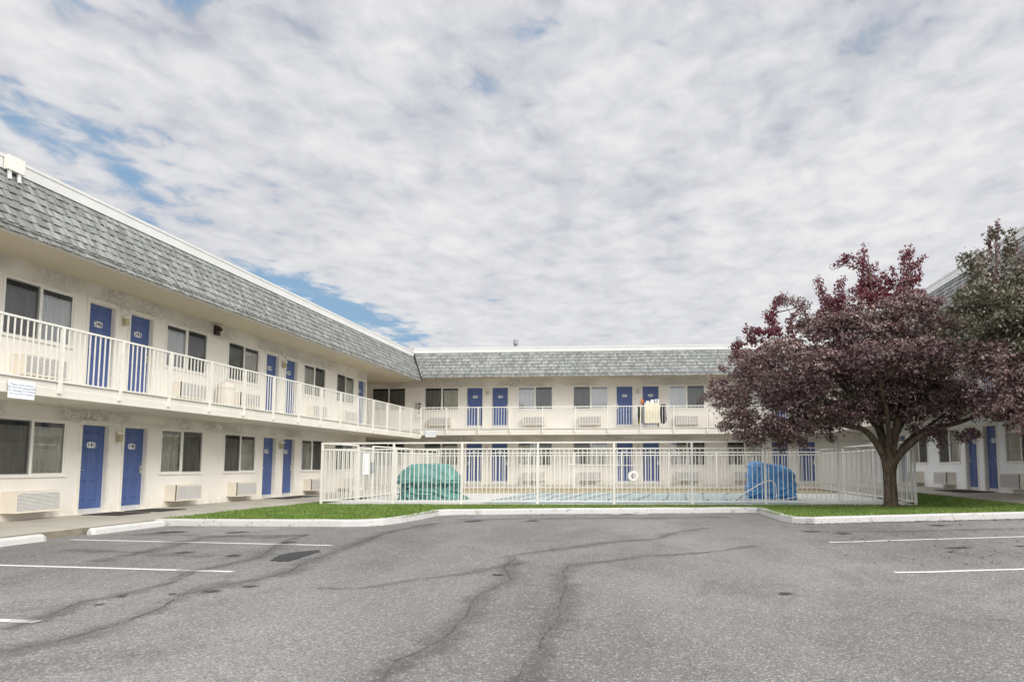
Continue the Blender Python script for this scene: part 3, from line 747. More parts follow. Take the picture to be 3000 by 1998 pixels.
def wing(name, loc, rz, label, x0, x1, doors, windows, wallmat, roof0, roof1, deck0, deck1, wall0=None, wall1=None, step=1.57, post0=0., ups=True, solid_end=None):
    """doors: (x, floor, number, side); windows: (x, floor, dark, style, ac)"""
    root = empty(name, loc, rz, label, 'motel wing'); name_back = rz == 0
    op = []
    for x, fl, num, sd in doors: z = Z2*fl; op.append((x, x+WD, z, z+HD, 'd'))
    for x, fl, dk, st, ac in windows: z = Z2*fl; op.append((x, x+WW, z+ZWB, z+ZWT, 'w'))
    w0 = x0 if wall0 is None else wall0; w1 = x1 if wall1 is None else wall1
    m = wall_mesh(w0, w1, -.3, ZE, op)
    if solid_end: 
        m.quad((w1,0,-.3),(w1,3,-.3),(w1,3,ZE),(w1,0,ZE))
    m.build('wall', [wallmat, M['interior']], root)
    for x, fl, num, sd in doors: door(root, x, Z2*fl, num, sd)
    for x, fl, dk, st, ac in windows:
        window(root, x, Z2*fl, dk, st)
        if ac is not None: aircon(root, x+(.35 if name_back else .27), Z2*fl+.175-(.06 if fl else 0))
    # soffit
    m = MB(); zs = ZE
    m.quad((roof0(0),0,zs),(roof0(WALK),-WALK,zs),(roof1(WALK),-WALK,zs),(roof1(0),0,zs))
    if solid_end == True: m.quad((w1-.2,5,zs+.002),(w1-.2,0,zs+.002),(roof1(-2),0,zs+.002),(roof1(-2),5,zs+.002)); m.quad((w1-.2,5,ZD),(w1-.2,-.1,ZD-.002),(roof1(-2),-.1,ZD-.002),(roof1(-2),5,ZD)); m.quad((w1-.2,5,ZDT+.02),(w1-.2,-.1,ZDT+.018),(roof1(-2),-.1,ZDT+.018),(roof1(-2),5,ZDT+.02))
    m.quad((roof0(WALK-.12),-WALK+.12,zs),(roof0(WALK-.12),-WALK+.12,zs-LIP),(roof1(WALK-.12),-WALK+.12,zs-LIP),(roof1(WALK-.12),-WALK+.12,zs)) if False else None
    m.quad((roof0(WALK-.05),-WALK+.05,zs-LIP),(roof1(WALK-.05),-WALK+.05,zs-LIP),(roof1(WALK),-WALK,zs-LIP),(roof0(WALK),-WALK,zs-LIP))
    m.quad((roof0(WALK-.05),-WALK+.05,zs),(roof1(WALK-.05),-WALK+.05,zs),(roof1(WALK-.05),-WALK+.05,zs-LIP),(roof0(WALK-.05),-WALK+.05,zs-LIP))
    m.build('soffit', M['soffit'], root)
    # mansard under-layer, shingles, cap, roof deck
    def prism(mb, sec, a, b, mm=0):
        A = [(a(o), -o, z) for o, z in sec]; B = [(b(o), -o, z) for o, z in sec]
        for i in range(len(sec)): j = (i+1) % len(sec); mb.quad(A[i], B[i], B[j], A[j], mm)
        mb.poly(A[::-1], mm); mb.poly(B, mm)
    rf = MB(); prism(rf, [(WALK-.012, ZE-LIP+.004), (OFFM-.012, ZM), (-.5, ZM), (-.5, ZE+.05), (OFFM-.1, ZE+.05)], roof0, roof1)
    r = rf.build('mansard_roof', [M['louver']], root)
    shingles(r, roof0, roof1, ZE-LIP-.025, ZM-.02, WALK+.01, OFFM+.004)
    cp = MB(); prism(cp, [(OFFM+.05, ZM-.03), (OFFM+.05, ZM+.20), (OFFM+.02, ZM+.225), (OFFM-.35, ZM+.225), (OFFM-.35, ZM-.03)], roof0, roof1)
    prism(cp, [(OFFM+.065, ZM+.17), (OFFM+.065, ZM+.228), (OFFM-.36, ZM+.232), (OFFM-.36, ZM+.17)], roof0, roof1)
    cp.build('roof_cap', M['cap'], root)
    dk = MB(); prism(dk, [(OFFM-.36, ZM+.1), (-9, ZM+.1), (-9, ZM+.02), (OFFM-.36, ZM+.02)], lambda o: roof0(OFFM), lambda o: roof1(OFFM)); dk.build('flat_roof', M['walk'], root)
    return root, prism

def balcony(root, prism, a, b, posts, zshift=None):
    """a,b: run functions of offset; zshift(x) optional ramp"""
    bal = MB()
    prism(bal, [(WALK, ZD), (WALK, ZDT-.165), (WALK-.012, ZDT-.155), (WALK-.012, ZDT), (.0, ZDT+.02), (.0, ZD)], a, b)
    prism(bal, [(WALK+.012, ZD-.012), (WALK+.012, ZD+.022), (WALK-.06, ZD+.022), (WALK-.06, ZD-.012)], a, b)
    bo = bal.build('balcony', M['slab'], root)
    rl = MB(); o = WALK+.02; x0 = a(o); x1 = b(o)
    rl.box(x0, x1, -o-.022, -o+.022, ZRAIL-.035, ZRAIL); rl.box(x0, x1, -o-.012, -o+.012, ZDT-.035, ZDT-.005)
    ps = sorted(posts); n = int((x1-x0)/.131)
    for i in range(n+1):
        x = x0+.03+(x1-x0-.06)*i/n
        if any(abs(x-p) < .045 for p in ps): continue
        rl.box(x-.0095, x+.0095, -o-.0095, -o+.0095, ZDT-.006, ZRAIL-.034, 0, 'tb')
    ro = rl.build('balcony_railing', M['rail'], bo)
    def fp():
        m = MB(); m.box(-.022, .022, -o-.045, -o+.024, ZD+.065, ZRAIL-.0355); return m
    for p in ps: part('railing_post', 'rpost', [M['rail']], bo, (p, 0, 0), fp)
    return bo

def mod_set(base, ks, x_lo, x_hi, nums, mirror=False):
    """door pair + the two windows of each module"""
    dd = []; ww = []
    for k in ks:
        b = base+k*MOD
        for fl in (0, 1):
            for j, sd in ((0, 'l'), (1, 'r')):
                x = b+j*GP
                if x_lo < x and x+WD < x_hi: dd.append((x, fl, nums.get((k, j, fl), ''), sd))
            for x, dk in ((b+2.6046, 'r'), (b-.402-WW, 'l')):
                if x_lo < x and x+WW < x_hi: ww.append((x, fl, dk, 0, .31 if dk == 'r' else .30))
    return dd, ww

# left wing ------------------------------------------------------------
WE = 31.45
dd, ww = mod_set(YA, (-1, 0, 1, 2), 8.0, WE, {(0,0,0):'141',(0,1,0):'140',(0,0,1):'246',(0,1,1):'245',(1,0,0):'139',(1,1,0):'138',(1,0,1):'244',(1,1,1):'243',(2,0,1):'242',(2,0,0):'137'})
dd = [d for d in dd if d[0] > 12]; ww = [(x, fl, dk, 1 if fl == 1 and x < 18.5 else 0, ac) for x, fl, dk, st, ac in ww]
left, prism = wing('motel_wing', (-L, 0, 0), math.pi/2, 'long left motel wing of cream stucco with blue doors 246 and 141', 5., WE, dd, ww, M['stucco'],
    lambda o: 5.-0*o, lambda o: D-o if o > -1 else D, 5., 31., wall0=5., wall1=WE, solid_end=True)
balcony(left, prism, lambda o: 5., lambda o: D-o if o > 0 else D, [12.59+1.532*i for i in range(-4, 14)]+[D-WALK-.02])
for k in (0, 1):
    for fl in (0, 1): lamp(left, YA+k*MOD+(WD+GP)/2, Z2*fl+1.66)
m = MB()
for i in range(8):
    pass
for x in [12.57+3.117*i for i in range(7)]:
    v = MB(); v.box(-.3, .3, -WALK+.08, -WALK+.25, ZE-.012, ZE-.0005, 0)
    v.build('soffit_vent', M['gap'], left, (x, 0, 0))
# right wing -----------------------------------------------------------
# far-to-near runs left to right along local x = -y
RB = -24.30
dd, ww = mod_set(RB, (-1, 0, 1), -34., -14.8, {(0,0,0):'123',(0,1,0):'122',(0,0,1):'223',(0,1,1):'222'})
right, prism = wing('motel_wing', (R, 0, ZR), -math.pi/2, 'right motel wing partly hidden behind the purple tree', -D, -14.5, dd, ww, M['stucco_white'],
    lambda o: -D+o+.2 if o > -1 else -D, lambda o: -14.5, -D, -14.5, wall0=-D-.0, wall1=-14.5, solid_end='wall')
balcony(right, prism, lambda o: -(D-o)-.2 if o > 0 else -D, lambda o: -14.5, [-33.5+1.567*i for i in range(0, 13)])
for k in (0,):
    for fl in (0, 1): lamp(right, RB+k*MOD+(WD+GP)/2, Z2*fl+1.66)
# back wing ------------------------------------------------------------
dd, ww = mod_set(XA, (-1, 0, 1, 2, 3), -14.2, 10.0, {(0,0,1):'241',(0,1,1):'240',(1,0,1):'237',(1,1,1):'236',(0,0,0):'136',(0,1,0):'135',(1,0,0):'134',(1,1,0):'133'})
ww2 = []
for x, fl, dk, st, ac in ww:
    if dk == 'r' and fl == 1: st = 1
    if fl == 1 and dk == 'l' and -7 < x < 0: st = 1
    ww2.append((x, fl, dk, st, ac))
ww2 = [w for w in ww2 if w[0] > -13]; 
for fl in (0, 1): ww2.append((-14.15, fl, 'b', 0, None))
back, prism = wing('motel_wing', (0, D, ZB), 0, 'far back motel wing facing the pool, under two roof vents', -L, R, dd, ww2, M['stucco'],
    lambda o: -L+o if o > -1 else -L, lambda o: R-o if o > -1 else R, 0, 0, wall0=-17.5, wall1=R+.2)
bx0 = -L+WALK
balcony(back, prism, lambda o: -L+o if o > 0 else -L, lambda o: R-o if o > 0 else R, [bx0+.02]+[-9.74+1.565*i for i in range(0, 12)]) 
for k in (0, 1, 2):
    for fl in (0, 1): lamp(back, XA+k*MOD+(WD+GP)/2, Z2*fl+1.66)
v = MB(); v.box(-17.5, -17.3, -4.3, 0, -.3, ZE); v.build('side_wall', M['stucco'], back)
v = MB(); v.lathe([(.0,0),(.17,0),(.17,.05),(.12,.075),(.0,.08)], (-12.0+.2,-1.0,ZE-.08), 20); v.build('ceiling_light', M['light_disc'], back, smooth=False)
v = MB(); v.lathe([(.0,0),(.13,0),(.13,.04),(.0,.06)], (-12.0,-1.0,ZD-.062), 20); v.build('ceiling_light', M['plate'], back)
for x in (-11.2, -8., -4.8, -1.6, 1.6, 4.8):
    v = MB(); v.box(-.3, .3, -WALK+.08, -WALK+.25, ZE-.012, ZE-.0005, 0); v.build('soffit_vent', M['gap'], back, (x, 0, 0))
# valley trim at the inside roof corner
v = MB(); v.tube([(-L+WALK+.01, -WALK-.01, ZE-LIP-.09), (-L+OFFM+.02, -OFFM-.02, ZM-.05)], .05, 6); v.build('valley_trim', M['gap'], back)

# roof scupper on the left cap
sc = empty('roof_scupper', (-L+OFFM+.066, 11.90, ZM-.05), math.pi/2, 'white scupper box with two short pipes on the left roof edge', 'scupper')
v = MB(); v.box(-.17, .17, -.10, .0, .0, .27); v.build('scupper_box', M['rail'], sc, bevel=.006)
for x in (-.11, .09):
    v = MB(); v.tube([(x,-.06,.0),(x,-.075,-.17)], .035, 10); v.build('drain_pipe', M['cap'], sc, smooth=True)

# ------------------------------------------------------------------ small things fixed to or standing by the wings
def at(wingobj, x, y, z): return wingobj.matrix_basis @ Vector((x, y, z))
al = empty('alarm_horn', (-L, 20.0, Z2+2.24), math.pi/2, 'dark brown alarm horn high on the left wing upper wall', 'alarm')
v = MB(); v.box(-.10, .10, -.10, 0, -.14, .14); v.build('housing', M['brown_box'], al, bevel=.012)
v = MB(); v.lathe([(.0,0),(.03,0),(.055,.06),(.058,.07),(.0,.05)], (0,0,0), 14); h = v.build('horn', M['brown_box'], al, (.02,-.1,.03), True); h.rotation_euler = (math.pi/2, 0, 0)

def sign(loc, rz, label):
    s = empty('notice_sign', loc, rz, label, 'sign', 'white notice signs on the balcony edges')
    v = MB(); v.box(-.265, .265, -.012, 0, -.16, .16); v.build('board', M['plate'], s)
    me = text_mesh('Please Lock Vehicles\nWe Are Not Responsible\nFor Damage To Vehicles\nOr Loss Of Contents', .056, spacing=.95); me.transform(Matrix.Translation((0,-.0135,.0)))
    link('lettering', me, [M['blue_ink']], s)
sign((-L+WALK+.034, 11.77, 2.42), math.pi/2, 'white notice sign on the left balcony edge at the picture border')
sign((-10.50, D-WALK-.034, 2.43+ZB), 0, 'small white notice sign on the back balcony edge near the corner')

# beige bin on the left balcony
b = empty('waste_bin', (-L+.36, 20.08, ZDT+.02), 0, 'beige dome-topped bin on the left balcony by a window', 'bin')
v = MB(); v.lathe([(.0,0),(.20,0),(.22,.05),(.235,.62),(.0,.62)], seg=28); v.build('body', M['bin'], b, smooth=False)
v = MB(); v.lathe([(.0,.62),(.245,.62),(.245,.66),(.21,.77),(.12,.83),(.0,.85)], seg=28); v.build('lid', M['bin'], b, smooth=True)
# dark fixture at the balcony corner
f = empty('wall_fixture', (-11.62, D-.04, ZDT+ZB+.32), 0, 'small dark rod fixture on the wall at the balcony corner', 'fixture')
v = MB(); v.tube([(-.16,-.05,.28),(-.16,-.05,1.08)], .028, 8); v.build('rod', M['lockbox'], f)
v = MB(); v.box(-.05,.06,-.12,0,.98,1.05); v.box(-.04,.05,-.1,0,.88,.9); v.build('bracket', M['dark_metal'], f)
v = MB(); v.tube([(.05,-.06,.88),(.0,-.09,.75),(-.02,-.06,.62)], .022, 8); v.lathe([(.0,-.07),(.05,-.03),(.055,.03),(.0,.06)], (.005,-.07,.60), 12); v.build('hose', M['dark_metal'], f, smooth=True)
v = MB(); v.box(-.19,.19,-.22,0,.30,.34); v.build('shelf', M['lockbox'], f)
# ash urn on the back balcony
u = empty('ash_urn', (3.0, D-.75, ZDT+ZB+.01), 0, 'slender beige ash urn with narrow neck on the back balcony', 'ash urn')
v = MB(); v.lathe([(.0,0),(.18,0),(.19,.03),(.16,.60),(.13,.66),(.065,.70),(.06,.82),(.0,.82)], seg=24); v.build('body', M['bin'], u, smooth=True)
v = MB(); v.lathe([(.0,.82),(.085,.82),(.085,.86),(.05,.88),(.0,.885)], seg=20); v.build('cap', M['louver'], u, smooth=True)

# housekeeping cart
def cart():
    z = ZDT+ZB+.012; c = empty('housekeeping_cart', (.18, D-1.05, z), 0, 'housekeeping cart with cream canvas front on the back balcony', 'cart')
    v = MB(); v.box(-.36,.36,-.27,.27,.20,.26); v.box(-.36,.36,-.27,.27,.98,1.03); v.box(-.36,-.33,-.27,.27,.26,.98); v.box(.33,.36,-.27,.27,.26,.98); v.build('frame', M['trim'], c)
    n = 22; v = MB()
    for i in range(n):
        a = -.345+.69*i/n; b2 = -.345+.69*(i+1)/n; ya = -.285+.012*math.sin(i*1.3); yb = -.285+.012*math.sin((i+1)*1.3)
        v.quad((a,ya,.19),(b2,yb,.19),(b2,-.275,1.02),(a,-.275,1.02))
    v.build('canvas_front', M['linen'], c, smooth=True)
    for x, mt, w, h in ((-.56,'bag_olive',.16,.72),(.55,'bag',.15,.82)):
        v = MB(); seg = 18; prof = [(.3,.0),(.8,.05),(1,.25),(.95,.6),(.8,.92),(.85,1.),(.0,1.)]
        n0 = 0
        for r, zz in prof:
            for k in range(seg):
                t = 2*math.pi*k/seg; q = 1+.12*math.sin(3*t+zz*7)
                v.v.append((x+r*w*q*math.cos(t), r*.2*q*math.sin(t), .17+zz*h))
        for i in range(len(prof)-1):
            for k in range(seg): v.f.append((i*seg+k, i*seg+(k+1)%seg, (i+1)*seg+(k+1)%seg, (i+1)*seg+k)); v.m.append(0)
        v.build('linen_bag', M[mt], c, smooth=True)
    for x in (-.3, .3):
        for y in (-.22, .22):
            v = MB(); v.tube([(x-.015,y,.06),(x+.015,y,.06)], .06, 14); v.box(x-.012,x+.012,y-.02,y+.02,.10,.20); v.build('wheel', M['dark_metal'], c)
    v = MB(); v.tube([(.70,-.1,.9),(.82,-.1,.86),(.83,-.1,.72),(.76,-.1,.66)], .014, 8); v.build('push_handle', M['trim'], c, smooth=True)
    c.scale = (1, 1, 1.136)
    # on and at the cart
    t = MB()
    for i, (x, w, h, zz) in enumerate(((-.2,.2,.055,1.04),(-.2,.19,.05,1.097),(.02,.2,.055,1.04),(.03,.18,.06,1.097),(.02,.16,.05,1.16))):
        t.box(x-w/2, x+w/2, -.2, .12, zz, zz+h-.003)
    o = t.build('towel_stack', M['towel'], None, (.18, D-1.05, z+.14), bevel=.018); tag(o, 'white folded towels piled on top of the housekeeping cart', 'towels')
    for x, lab in ((.20, 'left of two white spray bottles standing on the cart top'), (.31, 'right of two white spray bottles standing on the cart top')):
        s = empty('spray_bottle', (.18+x, D-1.1, z+1.172), 0, lab, 'spray bottle', 'spray bottles on the cart')
        v = MB(); v.lathe([(.0,0),(.036,0),(.038,.1),(.016,.15),(.016,.17),(.0,.17)], seg=14); v.build('bottle', M['towel'], s, smooth=True)
        v = MB(); v.box(-.055,.035,-.014,.014,.17,.205); v.box(-.05,-.035,-.008,.008,.12,.17); v.build('trigger', M['plate'], s)
    s = empty('broom', (-.45, D-.98, z+.1), 0, 'broom with orange bristles standing upside down at the cart', 'broom')
    v = MB(); v.tube([(.02,-.3,.05),(.16,-.2,1.02)], .013, 8); v.build('handle', M['yellow'], s)
    v = MB(); v.lathe([(.0,0),(.035,0),(.075,.12),(.06,.2),(.015,.30),(.0,.31)], (.17,-.19,1.02), 12); v.build('bristles', M['orange'], s, smooth=True)
    s = empty('mop', (-.68, D-1.0, z+.1), 0, 'grey mop leaning upside down beside the cart', 'mop')
    v = MB(); v.tube([(.16,-.2,.05),(.06,-.05,1.2)], .012, 8); v.build('handle', M['plate'], s)
    v = MB()
    for i in range(16):
        a = random.uniform(0, 6.28); v.tube([(.06,-.05,1.22),(.06+.05*math.cos(a),-.05+.05*math.sin(a),1.30),(.04+.1*math.cos(a),-.05+.1*math.sin(a),random.uniform(1.0,1.15))], .012, 5)
    v.build('mop_head', M['louver'], s, smooth=True)
cart()

# roof vents
for x, lab in ((-6.82, 'small grey roof vent above the back wing doors'), (4.6, 'small grey roof vent beside the purple tree top')):
    s = empty('roof_vent', (x, D+.6, ZM+ZB+.36), 0, lab, 'roof vent', 'roof vents on the back wing')
    v = MB(); v.tube([(0,0,0),(0,0,.35)], .07, 12); v.build('pipe', M['vent'], s, smooth=True)
    v = MB(); v.lathe([(.0,.26),(.10,.26),(.13,.30),(.125,.50),(.10,.55),(.0,.56)], seg=16); v.build('hood', M['vent'], s, smooth=False)
    v = MB(); v.box(-.45,.55,-.2,.2,.0,.10); v.build('flashing', M['vent'], s)

# doormats
for x, y, z, sx, sy, lab, g in ((-L+.62, YA+.42, -.008, .45, .80, 'dark doormat on the sidewalk before door 141', 1), (-L+.62, YA+GP+.42, -.008, .45, .80, 'dark doormat on the sidewalk before door 140', 1),
                (-L+.55, YA+MOD+.4, -.008, .4, .75, 'dark doormat before the left of the two far lower doors', 1), (-L+.55, YA+MOD+GP+.4, -.008, .4, .75, 'dark doormat before the right of the two far lower doors', 1),
                (R-.6, 23.9, ZR-.0, .45, .8, 'dark doormat before the farther door of the right wing', 1), (R-.6, 22.6, ZR-.0, .45, .8, 'dark doormat before the nearer door of the right wing', 1)):
    v = MB(); v.box(-sx, sx, -sy/1.6, sy/1.6, -.0, .014); o = v.build('doormat', M['mat'], None, (x, y, z+.002)); tag(o, lab, 'doormat', 'doormats before the doors')
    if x > 0: o.rotation_euler = (0, math.atan(-.0275), 0)
    else: o.rotation_euler = (0, .012, 0)

# wheel stops
def wheel_stop(p, q, label):
    p = Vector((*p, 0)); q = Vector((*q, 0)); d = q-p; ln = d.length
    v = MB(); sec = [(-.085,0),(-.075,.085),(-.05,.118),(.0,.125),(.05,.118),(.075,.085),(.085,0)]; n = 26; rings = []
    for i in range(n+1):
        x = -ln/2+ln*i/n; e = min(1, min(i, n-i)/2.2+.55); j = .006*noise.noise(Vector((i*.6, ln, 0)))
        rings.append([(x, a*e+j, b2*(e**.7)+.004*noise.noise(Vector((i*.9, a*9, ln)))) for a, b2 in sec])
    for r0, r1 in zip(rings, rings[1:]):
        for k in range(len(sec)-1): v.quad(r0[k], r1[k], r1[k+1], r0[k+1])
    v.poly(rings[0]); v.poly(rings[-1][::-1])
    o = v.build('wheel_stop', M['stop'], None, ((p.x+q.x)/2, (p.y+q.y)/2, ASPH-.002), smooth=False); o.rotation_euler = (0, 0, math.atan2(d.y, d.x))
    tag(o, label, 'wheel stop', 'white wheel stops along the left walk')
wheel_stop((-10.02,9.0),(-10.02,11.35), 'white concrete wheel stop cut off by the left picture edge')
wheel_stop((-10.05,12.35),(-10.02,14.30), 'white concrete wheel stop touching the start of the kerb')

# ------------------------------------------------------------------ pool fence
def fence():
    F = empty('pool_fence', (0, 0, 0), 0, 'white picket fence enclosing the pool with gate on its left side', 'fence')
    ZT, Z2R, ZBR = 1.76, 1.575, .065
    def post(x, y, top=ZT-.001, r=.03):
        v = MB(); v.box(-r, r, -r, r, ZF-.05, top); v.build('post', M['rail'], F, (x, y, 0))
    def panel(p, q, zt=ZT, z2=Z2R, zb=ZBR, dz=0):
        p = Vector((*p, 0)); q = Vector((*q, 0)); d = (q-p); ln = d.length; v = MB()
        v.box(0, ln, -.02, .02, zt-.045, zt); v.box(0, ln, -.018, .018, z2-.04, z2); v.box(0, ln, -.018, .018, zb-.035, zb)
        n = int(round(ln/.132))
        for i in range(n):
            x = (i+.5)*ln/n; v.box(x-.010, x+.010, -.0095, .0095, zb-.001, z2-.039, 0, 'tb')
        o = v.build('panel', M['rail'], F, (p.x, p.y, dz)); o.rotation_euler = (0, 0, math.atan2(d.y, d.x))
    fx = [-9.67,-7.50,-5.45,-3.21,-.99,1.24,3.31,5.35,7.44]
    for x in fx: post(x, Y_FENCE)
    for a, b2 in zip(fx, fx[1:]): panel((a+.03, Y_FENCE), (b2-.03, Y_FENCE))
    # right side
    ry = [20.73,22.6,24.5,26.4,28.3,30.2,32.0]
    for y in ry[1:]: post(7.5, y)
    for a, b2 in zip(ry, ry[1:]): panel((7.5, a+.03), (7.5, b2-.03))
    # left side with the gate
    ly = [20.73,22.9,24.2,26.4,28.3,30.2,32.0]
    for y in ly[1:]: post(-9.5, y)
    for i, (a, b2) in enumerate(zip(ly, ly[1:])):
        if i != 1: panel((-9.67 if i == 0 else -9.5, a+.03), (-9.5, b2-.03))
    g = MB(); gl = ly[2]-ly[1]-.1
    g.box(0, .04, -.02, .02, .0, 1.66); g.box(gl-.04, gl, -.02, .02, .0, 1.66); g.box(.04, gl-.04, -.018, .018, 1.62, 1.66); g.box(.04, gl-.04, -.018, .018, .0, .04); g.box(.04, gl-.04, -.018, .018, 1.49, 1.53)
    n = 9
    for i in range(n): x = .04+(gl-.08)*(i+.5)/n; g.box(x-.01, x+.01, -.0095, .0095, .04, 1.49, 0, 'tb')
    gate = g.build('gate', M['rail'], F, (-9.5, ly[1]+.05, .03)); gate.rotation_euler = (0, 0, math.pi/2)
    v = MB(); v.box(.28, .88, -.035, -.022, .74, 1.46); v.build('sign_board', M['plate'], gate)
    v = MB(); v.box(gl-.16, gl+.02, -.06, .04, .80, 1.16); v.build('lock_box', M['lockbox'], gate, bevel=.01)
    # back
    bxs = [-11.1,-9.5,-7.5,-5.4,-3.3,-1.2,.9,3.0,5.1,7.5]
    for x in bxs[:1]+bxs[2:-1]: post(x, 32.03, 1.63+.02)
    for a, b2 in zip(bxs, bxs[1:]): panel((a+.03, 32.03), (b2-.03, 32.03), 1.65, 1.53, .09)
fence()

# life ring on its post, reaching pole, hand rail
lr = empty('life_ring', (-.68, 31.9, .575), 0, 'white life ring hanging on the back run of the pool fence', 'life ring')
v = MB(); sg, rg = 40, 12
for i in range(sg):
    for k in range(rg):
        t = 2*math.pi*i/sg; u2 = 2*math.pi*k/rg; rr = .175+.062*math.cos(u2); v.v.append((rr*math.cos(t), .05*math.sin(u2)-.03, rr*math.sin(t)))
for i in range(sg):
    for k in range(rg): v.f.append((i*rg+k, ((i+1)%sg)*rg+k, ((i+1)%sg)*rg+(k+1)%rg, i*rg+(k+1)%rg)); v.m.append(0)
v.build('ring', M['ring'], lr, smooth=True)
v = MB(); v.tube([(0,-.02,.20),(0,.0,.45)], .008, 6)
for k in range(4):
    a = math.pi/4+k*math.pi/2; v.tube([(.24*math.cos(a-.3),-.03,.24*math.sin(a-.3)),(.262*math.cos(a),-.03,.262*math.sin(a)),(.24*math.cos(a+.3),-.03,.24*math.sin(a+.3))], .007, 5)
v.build('rope', M['louver'], lr)
rp = MB(); rp.tube([(-3.6,31.93,1.10),(-.3,31.93,1.05)], .018, 8); o = rp.build('reaching_pole', M['rail'], None, smooth=True); tag(o, 'long thin white reaching pole lying along the back fence rails', 'pole')
hr = MB(); hr.tube([(2.62,22.2,ZF+.03),(3.0,22.2,.27),(3.4,22.2,.50),(3.58,22.2,.585),(3.70,22.2,.60),(3.80,22.2,.545),(3.86,22.2,.42),(3.87,22.2,.2),(3.87,22.2,ZF)], .024, 10)
o = hr.build('pool_handrail', M['chrome'], None, smooth=True); tag(o, 'bent metal handrail rising from the pool before the blue tarp', 'handrail')

# ------------------------------------------------------------------ tarped heaps
def tarp(name, mat, cx, cy, label, rows, sx, sy, wr, seed, rough_lo, straps):
    """rows: (z, half-width x, half-depth y, centre shift x, pinch)"""
    root = empty(name, (cx, cy, ZF), 0, label, 'covered furniture')
    seg = 240; V = []; F = []; nz = 110
    zs = [r[0] for r in rows]
    def interp(z, k):
        for a, b2 in zip(rows, rows[1:]):
            if a[0] <= z <= b2[0]:
                t = (z-a[0])/(b2[0]-a[0]+1e-9); return a[k]+(b2[k]-a[k])*t
        return rows[-1][k]
    H = zs[-1]
    for j in range(nz+1):
        z = H*j/nz; hx, hy, cx2, tilt = (interp(z, k) for k in (1, 2, 3, 4))
        for i in range(seg):
            t = 2*math.pi*i/seg; c, s = math.cos(t), math.sin(t); e = .42
            x = hx*math.copysign(abs(c)**e, c); y = hy*math.copysign(abs(s)**e, s)
            P = Vector((x*2.0, y*2.0, z*2.0+seed)); low = 1-ss(rough_lo, rough_lo+.15, z)
            w = wr*(.35+1.2*low)
            f1 = noise.noise(Vector((P.x*1.1, P.y*1.1, P.z*2.4+(P.x)*.9)))*w
            ridge = 1-abs(noise.noise(Vector((P.x*1.7+3, P.y*1.7, P.z*(3.8 if low > .5 else 1.6)-P.x*.8))))*2
            f2 = ridge*w*.9 + (1-2*abs(noise.noise(Vector((P.x*3.1+7, P.y*3.1, P.z*5.5-P.x*1.6)))))*w*.55 + noise.noise(P*6.)*w*.25
            th1 = (10.5*(P.z*.55+P.x*.34)+2.6*noise.noise(P*.9)) if 'blue' in mat else (16*P.z*.5+P.x*1.1+3.2*noise.noise(P*1.1))
            f3 = ((1-abs(math.sin(th1)))**2.2-.3)*(.040 if 'blue' in mat else .075*low)*(.5+noise.noise(P*1.4+Vector((4,4,4)))+.3)
            th2 = 15*(P.z*.3-P.x*.45)+3*noise.noise(P*1.3+Vector((9,0,0))); f3 += ((1-abs(math.sin(th2)))**2-.3)*(.016 if 'blue' in mat else .026)
            n = Vector((c/hx, s/hy, 0)).normalized(); q = f1+f2+f3
            V.append((cx2+x+n.x*q, y+n.y*q, z+tilt*x+(.25*f1 if 0 < j < nz else 0)))
    for j in range(nz):
        for i in range(seg): F.append((j*seg+i, j*seg+(i+1)%seg, (j+1)*seg+(i+1)%seg, (j+1)*seg+i))
    # closed top
    n0 = len(V); top = [V[nz*seg+i] for i in range(seg)]; c0 = Vector((sum(p[0] for p in top)/seg, sum(p[1] for p in top)/seg, sum(p[2] for p in top)/seg)); prev = nz*seg
    for sc_, up in ((.92,.015),(.6,.02),(.3,.02)):
        b0 = len(V)
        for p in top:
            q = c0+(Vector(p)-c0)*sc_; q.z = p[2]*sc_+c0.z*(1-sc_)+up+.02*noise.noise(q*4); V.append(tuple(q))
        for i in range(seg): F.append((prev+i, prev+(i+1)%seg, b0+(i+1)%seg, b0+i))
        prev = b0
    F.append(tuple(prev+i for i in range(seg)))
    me = bpy.data.meshes.new('tarpaulin'); me.from_pydata(V, [], F); link('tarpaulin', me, [M[mat]], root, smooth=True)
    for pts in straps:
        v = MB(); v.tube(pts, .012, 6); v.build('tie_rope', M['strap'] if mat == 'tarp_green' else M['chrome'], root, smooth=True)
    return root
tarp('covered_stack', 'tarp_green', -7.2, 23.3, 'teal tarpaulin over stacked furniture at the left end of the pool',
     [(0,1.04,.55,.12,0),(.08,1.0,.52,.10,0),(.2,.88,.48,.05,0),(.34,.84,.44,.0,0),(.50,.84,.40,.0,0),(.56,.96,.54,.0,0),(.66,1.0,.58,.0,0),(.80,.96,.55,-.01,0),(.98,.80,.48,-.03,0),(1.12,.64,.42,.02,0),(1.165,.57,.36,.03,0)],
     1, 1, .062, 3.1, .52, [])
tarp('covered_stack', 'tarp_blue', 3.93, 23.6, 'blue tarpaulin over stacked furniture at the right end of the pool',
     [(0,.71,.46,0,0),(.15,.73,.48,0,0),(.5,.745,.49,0,-.01),(.8,.75,.49,0,-.05),(1.0,.71,.46,-.01,-.13),(1.10,.62,.42,-.02,-.17),(1.15,.52,.36,-.03,-.18)],
     1, 1, .036, 8.7, .45, [[(-.62,-.56,.06),(-.2,-.63,.03),(.3,-.64,.05),(.7,-.56,.12)]])

